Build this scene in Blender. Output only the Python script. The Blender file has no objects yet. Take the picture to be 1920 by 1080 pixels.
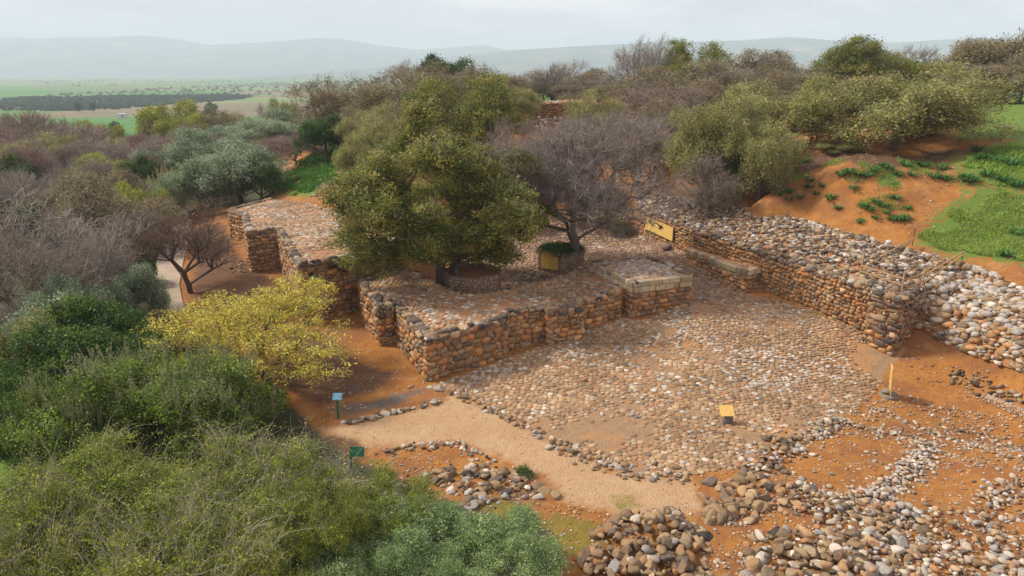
import bpy, math
import numpy as np
from math import radians, sin, cos, tan, atan, pi

# ------------------------------------------------------------------ camera, sky, sun, exposure
sc = bpy.context.scene
COL = sc.collection
CAMH, PITCH, F = 15.0, radians(17.6), 1274.0            # metres, angle below the horizon, focal length in photo pixels
cam_d = bpy.data.cameras.new("camera"); cam = bpy.data.objects.new("camera", cam_d); COL.objects.link(cam)
cam_d.sensor_width = 36.0; cam_d.lens = 36.0 * F / 1920.0
cam_d.clip_start = 0.1; cam_d.clip_end = 40000.0
cam.location = (0, 0, CAMH); cam.rotation_euler = (radians(90) - PITCH, 0, 0)
sc.camera = cam
sc.view_settings.view_transform = 'Standard'; sc.view_settings.look = 'None'
sc.view_settings.exposure = 0.10; sc.view_settings.gamma = 1.0
SUN_EL, SUN_AZ = radians(42), radians(-72)              # azimuth measured from +Y (away from the camera), negative = left
SUN_STRENGTH, SKY_STRENGTH = 4.9, 0.09
HAZE_DENSITY = 0.00023

wd = bpy.data.worlds.new("World"); sc.world = wd; wd.use_nodes = True
nt = wd.node_tree; nt.nodes.clear()
N = nt.nodes.new; L = nt.links.new
out = N('ShaderNodeOutputWorld'); bg = N('ShaderNodeBackground'); L(bg.outputs[0], out.inputs[0])
sky = N('ShaderNodeTexSky'); sky.sky_type = 'NISHITA'; sky.sun_disc = False
sky.sun_elevation = SUN_EL; sky.sun_rotation = SUN_AZ; sky.air_density = 1.2; sky.dust_density = 2.0; sky.altitude = 200
tc = N('ShaderNodeTexCoord'); mp = N('ShaderNodeMapping'); mp.inputs['Scale'].default_value = (1.0, 1.0, 4.5)
L(tc.outputs['Generated'], mp.inputs[0])
n1 = N('ShaderNodeTexNoise'); n1.inputs['Scale'].default_value = 3.4; n1.inputs['Detail'].default_value = 7; n1.inputs['Roughness'].default_value = 0.55
n1.inputs['Distortion'].default_value = 0.4
L(mp.outputs[0], n1.inputs[0])
cr = N('ShaderNodeValToRGB'); cr.color_ramp.elements[0].position = 0.40; cr.color_ramp.elements[1].position = 0.60
cr.color_ramp.elements[0].color = (0.62,)*3 + (1,); cr.color_ramp.elements[1].color = (0.97,)*3 + (1,)
L(n1.outputs[0], cr.inputs[0])
cc = N('ShaderNodeMixRGB'); cc.inputs[1].default_value = (4.9, 5.6, 7.3, 1); cc.inputs[2].default_value = (11.8, 10.8, 10.9, 1)
L(cr.outputs[0], cc.inputs[0])
mx = N('ShaderNodeMixRGB'); L(cr.outputs[0], mx.inputs[0]); L(sky.outputs[0], mx.inputs[1]); L(cc.outputs[0], mx.inputs[2])
L(mx.outputs[0], bg.inputs[0]); bg.inputs[1].default_value = SKY_STRENGTH

sun_d = bpy.data.lights.new("sun", 'SUN'); sun = bpy.data.objects.new("sun", sun_d); COL.objects.link(sun)
sun_d.energy = SUN_STRENGTH; sun_d.angle = radians(9); sun_d.color = (1.0, 0.915, 0.78)
sun.rotation_euler = (radians(90) - SUN_EL, 0, -SUN_AZ + pi); sun.location = (-50, 0, 80)
# lamp looks along its -Z: direction to the sun = (sin az cos el, cos az cos el, sin el)
import mathutils
sdir = mathutils.Vector((sin(SUN_AZ)*cos(SUN_EL), cos(SUN_AZ)*cos(SUN_EL), sin(SUN_EL)))
sun.rotation_euler = sdir.to_track_quat('Z', 'Y').to_euler()
sc.cycles.volume_bounces = 2; sc.cycles.max_bounces = 5; sc.cycles.diffuse_bounces = 2; sc.cycles.transmission_bounces = 2
sc.cycles.transparent_max_bounces = 4; sc.cycles.use_denoising = True; sc.cycles.glossy_bounces = 1
sc.render.film_transparent = False

# ------------------------------------------------------------------ pixel <-> place
CP, SP = cos(PITCH), sin(PITCH)
def ray(px, py):
    r = (px - 960.0) / F; u = (540.0 - py) / F
    return np.array([r, CP + u*SP, -SP + u*CP])
def W(px, py, z=0.0):                                   # point of that pixel's ray at height z
    d = ray(px, py); t = (z - CAMH) / d[2]
    return np.array([d[0]*t, d[1]*t, z])
def proj(P):
    P = np.atleast_2d(P); x, y, z = P[:, 0], P[:, 1], P[:, 2] - CAMH
    fw = y*CP - z*SP; up = y*SP + z*CP
    return np.stack([960 + F*x/fw, 540 - F*up/fw, fw], 1)
def ztop_at(py, y):
    d = ray(960, py); return CAMH + d[2]/d[1]*y
def xat(px, y, z):
    return (px - 960.0)/F * (y*CP - (z - CAMH)*SP)

# ------------------------------------------------------------------ terrain height
CTRL = [ (800,725,0),(1000,700,0),(1300,700,.1),(1300,850,0),(1000,900,-.1),(1200,1000,-.1),(1500,900,0),(1800,1040,0),(1900,850,.1),(1690,650,.2),
 (1900,705,.3),(1500,620,.3),(1300,580,.55),(1200,606,.4),(1450,565,.45),(1270,500,.9),(1288,493,.9),(1340,520,.75),(1150,470,1.0),(1230,450,1.1),(960,500,.9),(900,470,1.0),(1195,432,1.1),
 (1780,488,4.0),(1600,440,4.3),(1500,408,4.4),(1400,390,4.3),(1300,375,4.0),(1205,363,3.7),(1925,568,3.2),(2100,640,3.0),
 (1800,440,4.9),(1900,420,5.7),(1900,300,9.0),(1700,400,5.7),(1550,350,6.8),(1450,370,5.7),(1350,340,6.0),(1250,345,4.9),(1230,290,6.0),(1690,290,8.5),(1500,300,8.0),
 (1860,200,11.4),(1900,250,10.2),(1060,232,7.6),(1060,215,8.3),(1000,185,8.8),(1200,185,9.2),(1500,190,10.2),(1700,195,10.8),(1150,300,4.6),(1050,330,3.6),(950,350,3.2),(900,300,4.5),
 (620,280,5),(700,230,7.3),(540,345,2.3),(640,360,3.4),(560,300,3.0),(480,375,.2),(530,272,1.0),
 (400,400,-.8),(340,385,-.9),(330,480,-.6),(310,570,-.5),(400,520,-.4),(430,450,-.3),(500,530,-.2),(600,620,-.1),(600,700,-.1),(560,800,-.2),(650,850,-.1),
 (100,560,-2),(0,700,-2.5),(0,850,-2.2),(200,800,-1.3),(100,1070,-1.5),(600,1070,-.3),(800,1000,0),(50,385,-3),(200,300,-5),(0,300,-6),(400,270,-6),(550,240,-6),
 (-300,500,-5),(-300,900,-4),(2300,600,6),(2300,900,2.5),(2400,1100,1),(2000,1000,.3),(2100,800,.8),(2150,700,1.8) ]
cw = np.array([W(*c) for c in CTRL])
extra = np.array([(0,2,-.5),(-20,2,-2),(20,2,.2),(-60,2,-5),(60,5,6),(120,60,9.5),(140,150,9),(60,180,9),(-120,60,-7),(-150,200,-9),(-60,300,-9),(60,330,4),(200,250,8),(-30,180,4.5),(0,240,7)], float)
cw = np.vstack([cw, extra]); CXY, CZ = cw[:, :2], cw[:, 2]
C0 = 1.6
def _k(d): return np.sqrt(d*d + C0*C0)
_A = _k(np.linalg.norm(CXY[:, None] - CXY[None], axis=2)); n_ = len(CXY)
_M = np.zeros((n_+1, n_+1)); _M[:n_, :n_] = _A - 0.02*np.eye(n_); _M[:n_, n_] = 1; _M[n_, :n_] = 1
_w = np.linalg.solve(_M, np.append(CZ, 0))
def smooth(a, b, x):
    t = np.clip((x - a)/(b - a), 0, 1); return t*t*(3 - 2*t)
def vnoise(x, y, s=1.0, seed=0):                        # cheap value noise
    x = np.asarray(x, float)/s + seed*17.3; y = np.asarray(y, float)/s + seed*7.9
    xi, yi = np.floor(x), np.floor(y); fx, fy = x - xi, y - yi
    fx = fx*fx*(3-2*fx); fy = fy*fy*(3-2*fy)
    def h(a, b):
        v = np.sin(a*127.1 + b*311.7 + seed*3.1)*43758.5453; return v - np.floor(v)
    return (h(xi,yi)*(1-fx) + h(xi+1,yi)*fx)*(1-fy) + (h(xi,yi+1)*(1-fx) + h(xi+1,yi+1)*fx)*fy
def H(x, y):
    x = np.asarray(x, float); y = np.asarray(y, float); sh = x.shape
    x = x.ravel(); y = y.ravel(); res = np.empty(len(x))
    for a in range(0, len(x), 20000):
        b = a + 20000
        d = np.hypot(x[a:b, None] - CXY[None, :, 0], y[a:b, None] - CXY[None, :, 1])
        res[a:b] = _k(d) @ _w[:n_] + _w[n_]
    res = np.clip(res, -12, 12.5)
    r = np.hypot(x, y)
    res = res + (vnoise(x, y, 1.3, 1) - .5)*0.08 + (vnoise(x, y, 5, 2) - .5)*0.12
    hill = smooth(2.5, 6, res); res = res + hill*((vnoise(x, y, 3.4, 5) - .5)*.42 + (vnoise(x, y, .8, 6) - .5)*.22)
    far = smooth(230, 420, r); res = res*(1-far) + far*(-20 + (vnoise(x, y, 160, 3) - .5)*3)
    return res.reshape(sh)
def Hs(x, y): return float(H(np.array([x]), np.array([y]))[0])
def T(px, py, dz=0.0):                                  # where that pixel's ray meets the ground
    d = ray(px, py); t = np.concatenate([np.arange(8, 120, .5), np.arange(120, 900, 4)])
    P = d[None]*t[:, None]; P[:, 2] += CAMH
    g = P[:, 2] - H(P[:, 0], P[:, 1]) - dz
    i = np.argmax(g < 0)
    if g[i] >= 0: i = len(t) - 1
    a, b = t[i-1], t[i]
    for _ in range(12):
        m = (a+b)/2; p = d*m
        if p[2] + CAMH - Hs(p[0], p[1]) - dz < 0: b = m
        else: a = m
    p = d*a; p[2] += CAMH; return p
def TP(pts): return np.array([T(*p)[:2] for p in pts])

# ------------------------------------------------------------------ mesh building
rng = np.random.default_rng(11)
class MB:                                               # collects faces with a colour per vertex and builds ONE mesh object
    def __init__(s): s.v = []; s.c = []; s.f = []; s.fm = []; s.sm = []; s.n = 0
    def add(s, v, faces, col, m=0, smooth=True):        # v Nx3, faces FxK
        v = np.asarray(v, float).reshape(-1, 3); col = np.asarray(col, float)
        if col.ndim == 1: col = np.tile(col, (len(v), 1))
        s.v.append(v); s.c.append(col); faces = np.asarray(faces, np.int64)
        s.f.append(faces + s.n); s.fm.append((len(faces), m, smooth)); s.n += len(v)
    def mesh(s, name, mats):
        v = np.vstack(s.v); c = np.vstack(s.c); me = bpy.data.meshes.new(name)
        me.vertices.add(len(v)); me.vertices.foreach_set('co', v.astype(np.float32).ravel())
        nl = sum(f.size for f in s.f); nf = sum(len(f) for f in s.f)
        me.loops.add(nl); me.polygons.add(nf)
        me.loops.foreach_set('vertex_index', np.concatenate([f.ravel() for f in s.f]).astype(np.int32))
        tot = np.concatenate([np.full(len(f), f.shape[1]) for f in s.f])
        st = np.concatenate([[0], np.cumsum(tot)[:-1]]) if nf else []
        me.polygons.foreach_set('loop_start', st.astype(np.int32))
        me.polygons.foreach_set('material_index', np.concatenate([np.full(n, m) for n, m, _ in s.fm]).astype(np.int32))
        me.polygons.foreach_set('use_smooth', np.concatenate([np.full(n, k) for n, _, k in s.fm]).astype(bool))
        at = me.color_attributes.new('Col', 'FLOAT_COLOR', 'POINT')
        at.data.foreach_set('color', np.hstack([c, np.ones((len(c), 1))]).astype(np.float32).ravel())
        for m in mats: me.materials.append(m)
        me.update(calc_edges=True)
        return me
    def build(s, name, mats, parent=None):
        if not isinstance(mats, (list, tuple)): mats = [mats]
        o = bpy.data.objects.new(name, s.mesh(name, mats)); COL.objects.link(o)
        if parent is not None: o.parent = parent
        return o
def tag(o, label=None, cat=None, group=None, kind=None):
    if label: o['label'] = label
    if cat: o['category'] = cat
    if group: o['group'] = group
    if kind: o['kind'] = kind
    return o
def empty(name, loc, label, cat, group=None):
    o = bpy.data.objects.new(name, None); COL.objects.link(o); o.location = loc; o.empty_display_size = .3
    return tag(o, label, cat, group)

def ico(sub):
    import bmesh
    bm = bmesh.new(); bmesh.ops.create_icosphere(bm, subdivisions=sub, radius=1)
    v = np.array([p.co[:] for p in bm.verts]); f = np.array([[q.index for q in p.verts] for p in bm.faces]); bm.free()
    return v, f
ICO = {2: ico(2), 3: ico(3)}
def unit(a): return a/np.maximum(np.linalg.norm(a, axis=-1, keepdims=True), 1e-9)
def stones(mb, C, R, col, frames=None, sub=2, flat=0.0, box=0.0, m=0, amp=.12, R_=None, cut=0.6):
    """many stones at once. C Nx3 centres, R Nx3 half sizes, frames Nx3x3 (columns = axes). flat: share with facets; box: squareness"""
    r = R_ or rng; tv, tf = ICO[sub]; n = len(C)
    if n == 0: return
    V = np.tile(tv, (n, 1, 1))
    if box > 0:
        p = np.abs(V); e = 2 + box*4
        V = V/((p**e).sum(2, keepdims=True))**(1/e)
    ph = r.uniform(0, 6.28, (n, 1, 4)); k = r.normal(0, 1.7, (n, 4, 3))
    wv = np.sin(np.einsum('nvi,nki->nvk', V, k) + ph).sum(2, keepdims=True)
    V = V*(1 + amp*wv*.5)
    if flat > 0:
        for _ in range(6):
            nn = unit(r.normal(0, 1, (n, 1, 3))); dd = r.uniform(cut, cut+.35, (n, 1))
            s = np.maximum((V*nn).sum(2) - dd, 0)*(r.random((n, 1)) < flat)
            V = V - s[..., None]*nn
    V = V*R[:, None, :]
    if frames is None:
        a = r.uniform(0, 2*pi, n); t1 = r.normal(0, .18, n); t2 = r.normal(0, .18, n)
        ca, sa = np.cos(a), np.sin(a)
        X = unit(np.stack([ca, sa, t1], 1)); Z = unit(np.stack([t2, -t1, np.ones(n)], 1)); Y = np.cross(Z, X); Y = unit(Y); Z = np.cross(X, Y)
        frames = np.stack([X, Y, Z], 2)
    V = np.einsum('nij,nvj->nvi', frames, V) + C[:, None, :]
    Fc = (tf[None] + (np.arange(n)*len(tv))[:, None, None]).reshape(-1, 3)
    mb.add(V.reshape(-1, 3), Fc, np.repeat(col, len(tv), 0), m)

def inpoly(P, poly):
    x, y = P[:, 0], P[:, 1]; ins = np.zeros(len(P), bool); n = len(poly)
    for i in range(n):
        x0, y0 = poly[i]; x1, y1 = poly[(i+1) % n]
        if y0 == y1: continue
        c = ((y0 > y) != (y1 > y)) & (x < (x1-x0)*(y-y0)/(y1-y0) + x0); ins ^= c
    return ins
def segdist(P, poly, closed=True):
    d = np.full(len(P), 1e9); n = len(poly)
    for i in range(n if closed else n-1):
        a = np.asarray(poly[i]); b = np.asarray(poly[(i+1) % n]); ab = b-a
        t = np.clip(((P-a) @ ab)/max(ab@ab, 1e-9), 0, 1); d = np.minimum(d, np.linalg.norm(P - a - t[:, None]*ab, axis=1))
    return d
def sdist(P, poly): d = segdist(P, poly); return np.where(inpoly(P, poly), -d, d)

def pal(cols, n, var=.12, r=None, w=None):
    r = r or rng; cols = np.array(cols); i = r.choice(len(cols), n, p=None if w is None else np.array(w)/sum(w))
    c = cols[i]*(1 + r.normal(0, var, (n, 1)))*(1 + r.normal(0, .014, (n, 3))); return np.clip(c, .01, .9)
# stone colours (linear)
ORANGE = [(0.441, 0.223, 0.093), (0.384, 0.188, 0.077), (0.325, 0.181, 0.087), (0.488, 0.278, 0.124), (0.255, 0.152, 0.077), (0.36, 0.218, 0.118), (0.441, 0.2, 0.072), (0.395, 0.242, 0.111)]
BROWN = [(0.264, 0.178, 0.1), (0.209, 0.146, 0.088), (0.308, 0.216, 0.12), (0.165, 0.124, 0.085), (0.352, 0.259, 0.16)]
DARK = [(.085,.07,.06),(.12,.095,.078),(.06,.053,.048),(.16,.125,.10)]
PALE = [(.46,.42,.375),(.36,.34,.32),(.53,.48,.41),(.30,.28,.26),(.44,.37,.29)]
COURT = [(.40,.265,.155),(.34,.23,.14),(.28,.19,.115),(.45,.32,.20),(.50,.40,.29),(.38,.22,.115),(.23,.16,.11),(.52,.45,.36)]

def cobbles(mb, poly, sp, zf, cols, w=None, h=(.03, .08), gap=.035, keep=None, stretch=1.0, ang=0.0, sizevar=None, na=7, m=0):
    """packed irregular paving stones: each outline is its cell against its neighbours"""
    poly = np.asarray(poly); ca, sa = cos(ang), sin(ang); Rm = np.array([[ca, sa], [-sa, ca]])
    q = poly @ Rm.T; x0, y0 = q.min(0) - 1; x1, y1 = q.max(0) + 1
    nx, ny = int((x1-x0)/(sp*stretch)), int((y1-y0)/sp)
    gx, gy = np.meshgrid(np.arange(nx), np.arange(ny), indexing='ij')
    px = x0 + (gx + .5*(gy % 2) + rng.uniform(-.34, .34, gx.shape))*sp*stretch; py = y0 + (gy + rng.uniform(-.36, .36, gy.shape))*sp
    alive = np.ones((nx, ny), bool); alive &= rng.random((nx, ny)) > .10       # dropped cells make their neighbours larger
    P = np.stack([px, py], 2)
    th = np.arange(na)*2*pi/na + rng.uniform(0, 1, (nx, ny, 1)); E = np.stack([np.cos(th), np.sin(th)], 3)
    Rr = np.full((nx, ny, na), sp*1.15)
    for dx in (-2, -1, 0, 1, 2):
        for dy in (-2, -1, 0, 1, 2):
            if dx == 0 and dy == 0: continue
            Q = np.full_like(P, 1e6); A = np.zeros((nx, ny), bool)
            xs = slice(max(0, -dx), nx - max(0, dx)); xt = slice(max(0, dx), nx - max(0, -dx))
            ys = slice(max(0, -dy), ny - max(0, dy)); yt = slice(max(0, dy), ny - max(0, -dy))
            Q[xs, ys] = P[xt, yt]; A[xs, ys] = alive[xt, yt]
            D = Q - P; d2 = (D**2).sum(2); dot = (E*D[:, :, None, :]).sum(3)
            rr = np.where((dot > 1e-6) & A[..., None], d2[..., None]/(2*np.maximum(dot, 1e-6)), 1e9)
            Rr = np.minimum(Rr, rr)
    P = P.reshape(-1, 2) @ Rm; Rr = Rr.reshape(-1, na); E = (E.reshape(-1, 2) @ Rm).reshape(-1, na, 2); al = alive.ravel()
    sel = al & inpoly(P, poly)
    if keep is not None: sel &= keep(P)
    P, Rr, E = P[sel], Rr[sel], E[sel]; n = len(P)
    if n == 0: return
    Rr = .5*Rr + .25*(np.roll(Rr, 1, 1) + np.roll(Rr, -1, 1))
    Rr = np.maximum(Rr - gap*rng.uniform(.3, 1.4, (n, 1)), .03)*rng.uniform(.96, 1.03, (n, na))
    z = zf(P[:, 0], P[:, 1]); hh = rng.uniform(*h, n)*np.clip(Rr.mean(1)/(sp*.5), .6, 1.3)
    tilt = rng.normal(0, .05, (n, 2))
    rings = []
    for k, (s, zz) in enumerate(((1.0, -.4), (.95, .7), (.74, .97))):
        off = E*(Rr*s)[..., None]; rings.append(np.concatenate([P[:, None] + off, (z[:, None] + hh[:, None]*zz + (off*tilt[:, None]).sum(2) + rng.normal(0, .004, (n, na)))[..., None]], 2))
    cen = np.concatenate([P, (z + hh)[:, None]], 1)[:, None]
    V = np.concatenate(rings + [cen], 1)
    a = np.arange(na); b = (a+1) % na
    quads = np.concatenate([np.stack([k*na+a, k*na+b, (k+1)*na+b, (k+1)*na+a], 1) for k in (0, 1)])
    tris = np.stack([2*na+a, 2*na+b, np.full(na, 3*na)], 1); nv = 3*na+1
    col = pal(cols, n, .15, w=w)*(.66 + .46*vnoise(P[:, 0], P[:, 1], 2.4, 51))[:, None]
    pp = (vnoise(P[:, 0], P[:, 1], 3.1, 52)*.7 + vnoise(P[:, 0], P[:, 1], .8, 53)*.3 > .56) & (rng.random(n) < .27); col[pp] = pal(PALE, int(pp.sum()))
    C = np.repeat(col, nv, 0); base = (np.arange(n)*nv)[:, None, None]
    k0 = mb.n
    mb.add(V.reshape(-1, 3), (quads[None]+base).reshape(-1, 4), C, m)
    mb.f.append((tris[None]+base).reshape(-1, 3) + k0); mb.fm.append((n*na, m, True))

def tubes(mb, P0, P1, r0, r1, col, ns=3, m=0):
    n = len(P0)
    if n == 0: return
    d = unit(P1-P0); ref = np.where(np.abs(d[:, 2:3]) < .9, np.array([[0, 0, 1.]]), np.array([[1., 0, 0]]))
    u = unit(np.cross(d, ref)); v = np.cross(d, u)
    a = np.arange(ns)*2*pi/ns; ring = u[:, None]*np.cos(a)[None, :, None] + v[:, None]*np.sin(a)[None, :, None]
    V = np.concatenate([P0[:, None] + ring*r0[:, None, None], P1[:, None] + ring*r1[:, None, None]], 1)
    i = np.arange(ns); j = (i+1) % ns; q = np.stack([i, j, ns+j, ns+i], 1)
    Fc = (q[None] + (np.arange(n)*2*ns)[:, None, None]).reshape(-1, 4)
    col = np.asarray(col); C = np.repeat(col, 2*ns, 0) if col.ndim == 2 else col
    mb.add(V.reshape(-1, 3), Fc, C, m)
def boxv(mb, c, s, R=None, col=(.5,.5,.5), m=0):
    v = np.array([[x, y, z] for x in (-.5, .5) for y in (-.5, .5) for z in (-.5, .5)])*np.array(s)
    if R is not None: v = v @ np.asarray(R).T
    mb.add(v + np.array(c), [[0,1,3,2],[4,6,7,5],[0,4,5,1],[2,3,7,6],[0,2,6,4],[1,5,7,3]], col, m, False)
def beam(mb, a, b, w, h, col, m=0):
    a, b = np.array(a, float), np.array(b, float); d = b-a; l = np.linalg.norm(d); x = d/l
    up = np.array([0, 0, 1.]) if abs(x[2]) < .95 else np.array([1., 0, 0]); y = np.cross(up, x); y /= np.linalg.norm(y); z = np.cross(x, y)
    boxv(mb, (a+b)/2, (l, w, h), np.stack([x, y, z], 1), col, m)

# ------------------------------------------------------------------ materials
class NT:
    def __init__(s, name):
        s.m = bpy.data.materials.new(name); s.m.use_nodes = True; s.t = s.m.node_tree; s.t.nodes.clear()
        s.out = s.n('ShaderNodeOutputMaterial'); s.co = s.n('ShaderNodeNewGeometry').outputs['Position']
    def n(s, k, **kw):
        x = s.t.nodes.new(k)
        for a, b in kw.items(): setattr(x, a, b)
        return x
    def put(s, sock, v):
        if v is None: return
        if isinstance(v, bpy.types.NodeSocket): s.t.links.new(v, sock)
        elif isinstance(v, (tuple, list)) and len(v) == 3 and sock.type == 'RGBA': sock.default_value = (*v, 1)
        else: sock.default_value = v
    def attr(s, name='Col'): return s.n('ShaderNodeAttribute', attribute_name=name).outputs['Color']
    def sep(s, c): x = s.n('ShaderNodeSeparateColor'); s.put(x.inputs[0], c); return x.outputs
    def noise(s, scale, detail=4, rough=.55, co=None, dist=0):
        x = s.n('ShaderNodeTexNoise'); s.put(x.inputs['Vector'], co or s.co); x.inputs['Scale'].default_value = scale
        x.inputs['Detail'].default_value = detail; x.inputs['Roughness'].default_value = rough; x.inputs['Distortion'].default_value = dist
        return x.outputs[0]
    def vor(s, scale, feature='F1', co=None, out='Distance', rand=1.0):
        x = s.n('ShaderNodeTexVoronoi', feature=feature); s.put(x.inputs['Vector'], co or s.co); x.inputs['Scale'].default_value = scale
        x.inputs['Randomness'].default_value = rand; return x.outputs[out]
    def mapr(s, v, a, b, c=0.0, d=1.0):
        x = s.n('ShaderNodeMapRange', interpolation_type='SMOOTHSTEP'); s.put(x.inputs[0], v)
        for i, q in enumerate((a, b, c, d)): x.inputs[i+1].default_value = q
        return x.outputs[0]
    def math(s, op, a, b=None):
        x = s.n('ShaderNodeMath', operation=op); s.put(x.inputs[0], a); s.put(x.inputs[1], b); return x.outputs[0]
    def mix(s, f, a, b, mode='MIX'):
        x = s.n('ShaderNodeMixRGB', blend_type=mode); s.put(x.inputs[0], f); s.put(x.inputs[1], a); s.put(x.inputs[2], b); return x.outputs[0]
    def scaled(s, v, sc_):
        x = s.n('ShaderNodeMapping'); s.put(x.inputs[0], v); x.inputs['Scale'].default_value = sc_; return x.outputs[0]
    def normz(s):
        g = s.n('ShaderNodeNewGeometry'); x = s.n('ShaderNodeSeparateXYZ'); s.put(x.inputs[0], g.outputs['Normal']); return x.outputs[2]
    def finish(s, col, rough=.9, bump=None, dist=.02, strength=1.0, trans=None, spec=.25):
        b = s.n('ShaderNodeBsdfPrincipled'); s.put(b.inputs['Base Color'], col); s.put(b.inputs['Roughness'], rough)
        b.inputs['Specular IOR Level'].default_value = spec
        if bump is not None:
            bp = s.n('ShaderNodeBump'); s.put(bp.inputs['Height'], bump); bp.inputs['Distance'].default_value = dist; bp.inputs['Strength'].default_value = strength
            s.put(b.inputs['Normal'], bp.outputs[0])
        sh = b.outputs[0]
        if trans is not None:
            t = s.n('ShaderNodeBsdfTranslucent'); s.put(t.inputs[0], col); ms = s.n('ShaderNodeMixShader'); ms.inputs[0].default_value = trans
            s.put(ms.inputs[1], sh); s.put(ms.inputs[2], t.outputs[0]); sh = ms.outputs[0]
        s.put(s.out.inputs[0], sh); return s.m

def mat_stone(name, lichen=.5, dirt=(.40,.19,.085), dirt_amt=.35):
    t = NT(name); c = t.attr(); n = t.noise(9, 6, .62); n2 = t.noise(38, 4, .6)
    c = t.mix(1.0, c, t.mix(n, (.62,.6,.58), (1.35,1.33,1.3)), 'MULTIPLY')
    c = t.mix(t.mapr(t.noise(3.1, 5, .7), .50, .64, 0, dirt_amt), c, dirt)
    up = t.mapr(t.normz(), .35, .85)
    li = t.math('MULTIPLY', t.mapr(t.noise(6.5, 7, .72), .57, .64, 0, lichen), up)
    c = t.mix(li, c, (.56,.53,.48))
    blk = t.mapr(t.noise(4.3, 7, .7), .60, .68, 0, .55*lichen); c = t.mix(blk, c, (.07,.06,.05))
    h = t.math('ADD', n, t.math('MULTIPLY', n2, .35))
    return t.finish(c, .93, h, .03, .9)
M = {}
M['stone'] = mat_stone('weathered_stone', .75)
M['court'] = mat_stone('paving_stone', .18, (.50,.27,.13), .55)
M['pebble'] = mat_stone('river_stone', .12, (.42,.19,.08), .3)

def mat_soil(name, a=(.42,.19,.075), b=(.55,.29,.13), peb=.5):
    t = NT(name); c = t.mix(t.mapr(t.noise(.8, 7, .6), .3, .7), a, b)
    c = t.mix(t.mapr(t.noise(14, 5, .7), .35, .75, 0, .5), c, (.28,.12,.05))
    p = t.vor(24); c = t.mix(t.mapr(p, .12, .2, peb, 0), c, (.55,.45,.36))
    return t.finish(c, .95, t.math('ADD', t.noise(16, 6, .65), t.math('MULTIPLY', p, -.6)), .04, .8)
M['mortar'] = mat_soil('wall_mortar', (.36,.17,.075), (.48,.25,.12), .3)
M['rubble_bed'] = mat_soil('rubble_bed', (.26,.15,.09), (.36,.22,.13), .5)

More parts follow.
